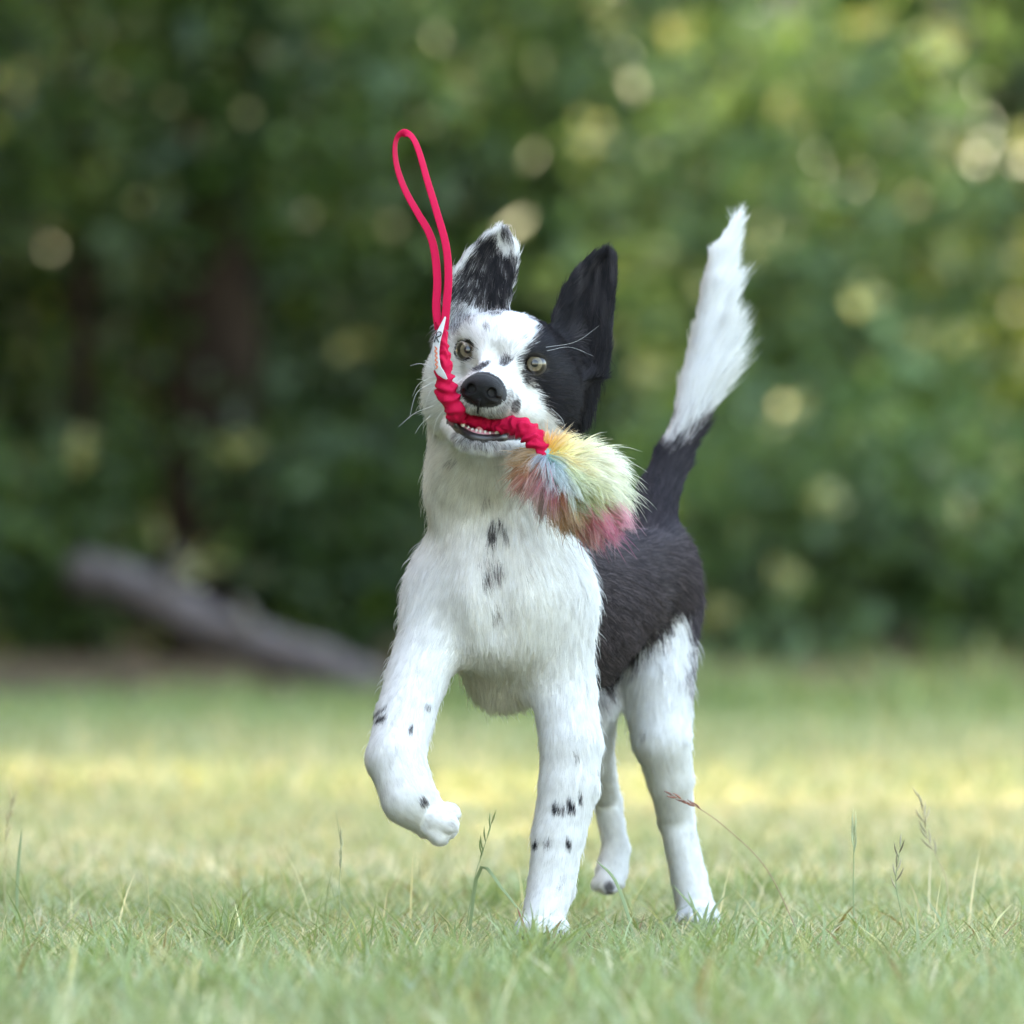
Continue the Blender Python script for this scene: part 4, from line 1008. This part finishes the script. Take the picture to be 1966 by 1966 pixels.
rp = [P(832, 606, -.106), P(834, 640, -.106), P(836, 680, -.106), P(838, 715, -.105), P(846, 748, -.100), P(860, 774, -.094), H(-20, 30, -55), H(-6, 24, -57), H(8, 26, -57), P(962, 802, -.088), P(984, 806, -.094), P(1001, 820, -.098), P(1017, 840, -.102), P(1036, 862, -.104)]
rr = np.interp(np.linspace(0, 1, 260), np.linspace(0, 1, 14), [.0040, .0055, .0066, .0082, .0094, .0092, .0075, .0065, .0066, .0084, .0098, .0098, .0082, .0068])
V, Q, T = ruched(spline(rp, 260), rr * .93, 4, freq=100, amp=.22)
mesh_np('gathered_rope', V, [Q, T], m_red, toy)
# sewn-in label
tp = spline([P(840, 598, -.112), P(833, 618, -.116), P(825, 640, -.119), P(822, 668, -.119), P(826, 694, -.119), P(836, 708, -.117), P(843, 715, -.115)], 40)
w = np.interp(np.linspace(0, 1, 40), [0, .15, .3, .75, .9, 1], [U(1.5), U(4.5), U(7), U(7), U(4), U(1.5)])
ndir = np.tile(np.array([[-.35, -1.0, .05]]), (40, 1))
m_tag = simple('label_cloth', (.42, .42, .44), rough=.6, bump=.3, bscale=2000)
V, Q = band(tp, w, np.full(40, .0005), ndir)
lab = mesh_np('label', V, Q, m_tag, toy)
def stroke(pts, r, mat, name='lettering'):
    V, Q, T = tube(spline(pts, 14), np.full(14, r), 6); mesh_np(name, V, [Q, T], mat, lab)
m_ink = simple('label_ink', (.02, .018, .02), rough=.6); m_org = simple('label_orange', (.55, .10, .03), rough=.6)
LY = -.1195
stroke([P(825, 626, LY - .001), P(822, 636, LY - .001), P(819, 646, LY - .001)], .0006, m_ink)
stroke([P(826, 626, LY - .001), P(832, 627, LY - .001), P(831, 633, LY - .001), P(824, 637, LY - .001), P(828, 646, LY - .001)], .0006, m_ink)
zz = [P(820 + (i % 2) * 4 + i * .18, 654 + i * 4.2, LY - .001) for i in range(11)]
V, Q, T = tube(spline(zz, 60), np.full(60, .0005), 6); mesh_np('lettering', V, [Q, T], m_org, lab)
# fluffy ball
mark = len(PR)
bp_ = [cone((1040, 868, -.098), 32, (1092, 912, -.09), 54, k=.01), cone((1092, 912, -.09), 54, (1118, 946, -.085), 42, k=.01), cone((1010, 885, -.092), 24, (1080, 915, -.09), 40, k=.01)]
del PR[mark:]
c = P(1080, 910, -.09)
kv, kq = small_field(bp_, [], c - .075, c + .075, .002, k=.012)
kn = vert_normals(kv, kq)
SEEDS = [(1040, 815, .80, .36, .03), (1062, 822, .85, .50, .07), (1090, 825, .86, .66, .22), (1130, 838, .88, .78, .45), (1085, 862, .86, .66, .28), (1125, 880, .86, .76, .45), (1165, 895, .86, .82, .60), (1150, 870, .88, .83, .58),
         (1105, 905, .62, .70, .42), (1150, 930, .72, .74, .46), (1180, 945, .78, .78, .55), (1045, 872, .22, .42, .40), (1012, 868, .36, .44, .54), (1062, 905, .50, .62, .66), (1030, 900, .46, .54, .62), (1092, 938, .58, .64, .62),
         (1120, 960, .26, .32, .06), (1150, 968, .48, .50, .16), (1095, 960, .34, .38, .14), (985, 895, .58, .22, .06), (985, 860, .50, .28, .09), (1000, 925, .60, .18, .16), (1026, 940, .62, .11, .20), (1050, 950, .60, .14, .20),
         (1066, 975, .56, .22, .05), (1098, 990, .58, .24, .06), (1135, 985, .72, .05, .20), (1155, 1000, .78, .12, .32), (1120, 1000, .64, .12, .16), (1165, 985, .75, .2, .35), (1010, 955, .72, .45, .45)]
SD = np.array(SEEDS)
bd = np.full(len(kv), 1.5e6) * np.where(kn[:, 1] > .4, .4, 1)
hp, hn, _ = sample(kv, kq, bd, kn)
att = P(1036, 862, -.104)
fl_ = hp - att; fl_ = fl_ - hn * (fl_ * hn).sum(1, keepdims=True); fl_ = nrm(fl_)
Lh = np.interp(np.linalg.norm(hp - att, axis=1), [0, .03, .07], [.022, .031, .031])
Lh = Lh * (.55 + .5 * rng.random(len(hp)) + .6 * rng.random(len(hp)) ** 6)
bpts, bL, blr = strands(hp, hn, fl_, Lh, np.full(len(hp), .45), clump=.45, cell=.0055, wave=.30, grav=.30)
mx_, my_ = unproj(bpts[:, 4])
jx = rng.normal(size=(len(hp), 2)) * 4 + np.stack([noise3(hp, 150, 21) - .5, noise3(hp, 150, 22) - .5], 1) * 26
d2 = (mx_[:, None] + jx[:, :1] - SD[None, :, 0]) ** 2 + (my_[:, None] + jx[:, 1:] - SD[None, :, 1]) ** 2
ww = np.exp(-d2 / (2 * 10.0 ** 2)); bc = (ww @ SD[:, 2:]) / np.maximum(ww.sum(1, keepdims=True), 1e-9)
bc = np.where(ww.sum(1, keepdims=True) < 1e-6, SD[d2.argmin(1), 2:], bc) * (1 + (rng.random((len(hp), 1)) - .5) * .6)
tipw = np.linspace(0, 1, 6)[None, :, None] ** 2 * (.7 * rng.random((len(hp), 1, 1)) + .1)
bcol = np.clip(bc[:, None] * (1 - tipw) + np.array([.86, .85, .8]) * tipw, 0, .9)
core_col = np.zeros((len(kv), 3)); vx, vy = unproj(kv)
d2 = (vx[:, None] - SD[None, :, 0]) ** 2 + (vy[:, None] - SD[None, :, 1]) ** 2; core_col = SD[d2.argmin(1), 2:] * .8
fluff = mesh_np('fluffy_ball', kv, kq, simple('plush_backing', (.5, .5, .5), rough=.9, attr=True), toy, cols=core_col)
hair_obj('plush_fur', bpts, np.full((len(hp), 1), .00019) * prof[None], bcol, hn, hair_mat('plush_fur', spec=.05, trans=.3, nmix=.7), fluff)

# claws on the planted paws
m_claw = simple('claw', (.05, .04, .04), rough=.35)
for px, py, d in ((986, 1762, -.034), (1010, 1768, -.048), (1034, 1768, -.048), (1058, 1762, -.032), (1290, 1740, .272), (1308, 1745, .255), (1328, 1745, .255), (1346, 1739, .272)):
    a_ = P(px, py - 4, d + .004); e_ = P(px, py + 7, d - .005)
    v, q, t = tube(spline([a_, (a_ + e_) / 2 + np.array([0, -.002, .001]), e_], 6), np.linspace(.0022, .0006, 6), 7); mesh_np('claw', v, [q, t], m_claw, dog)
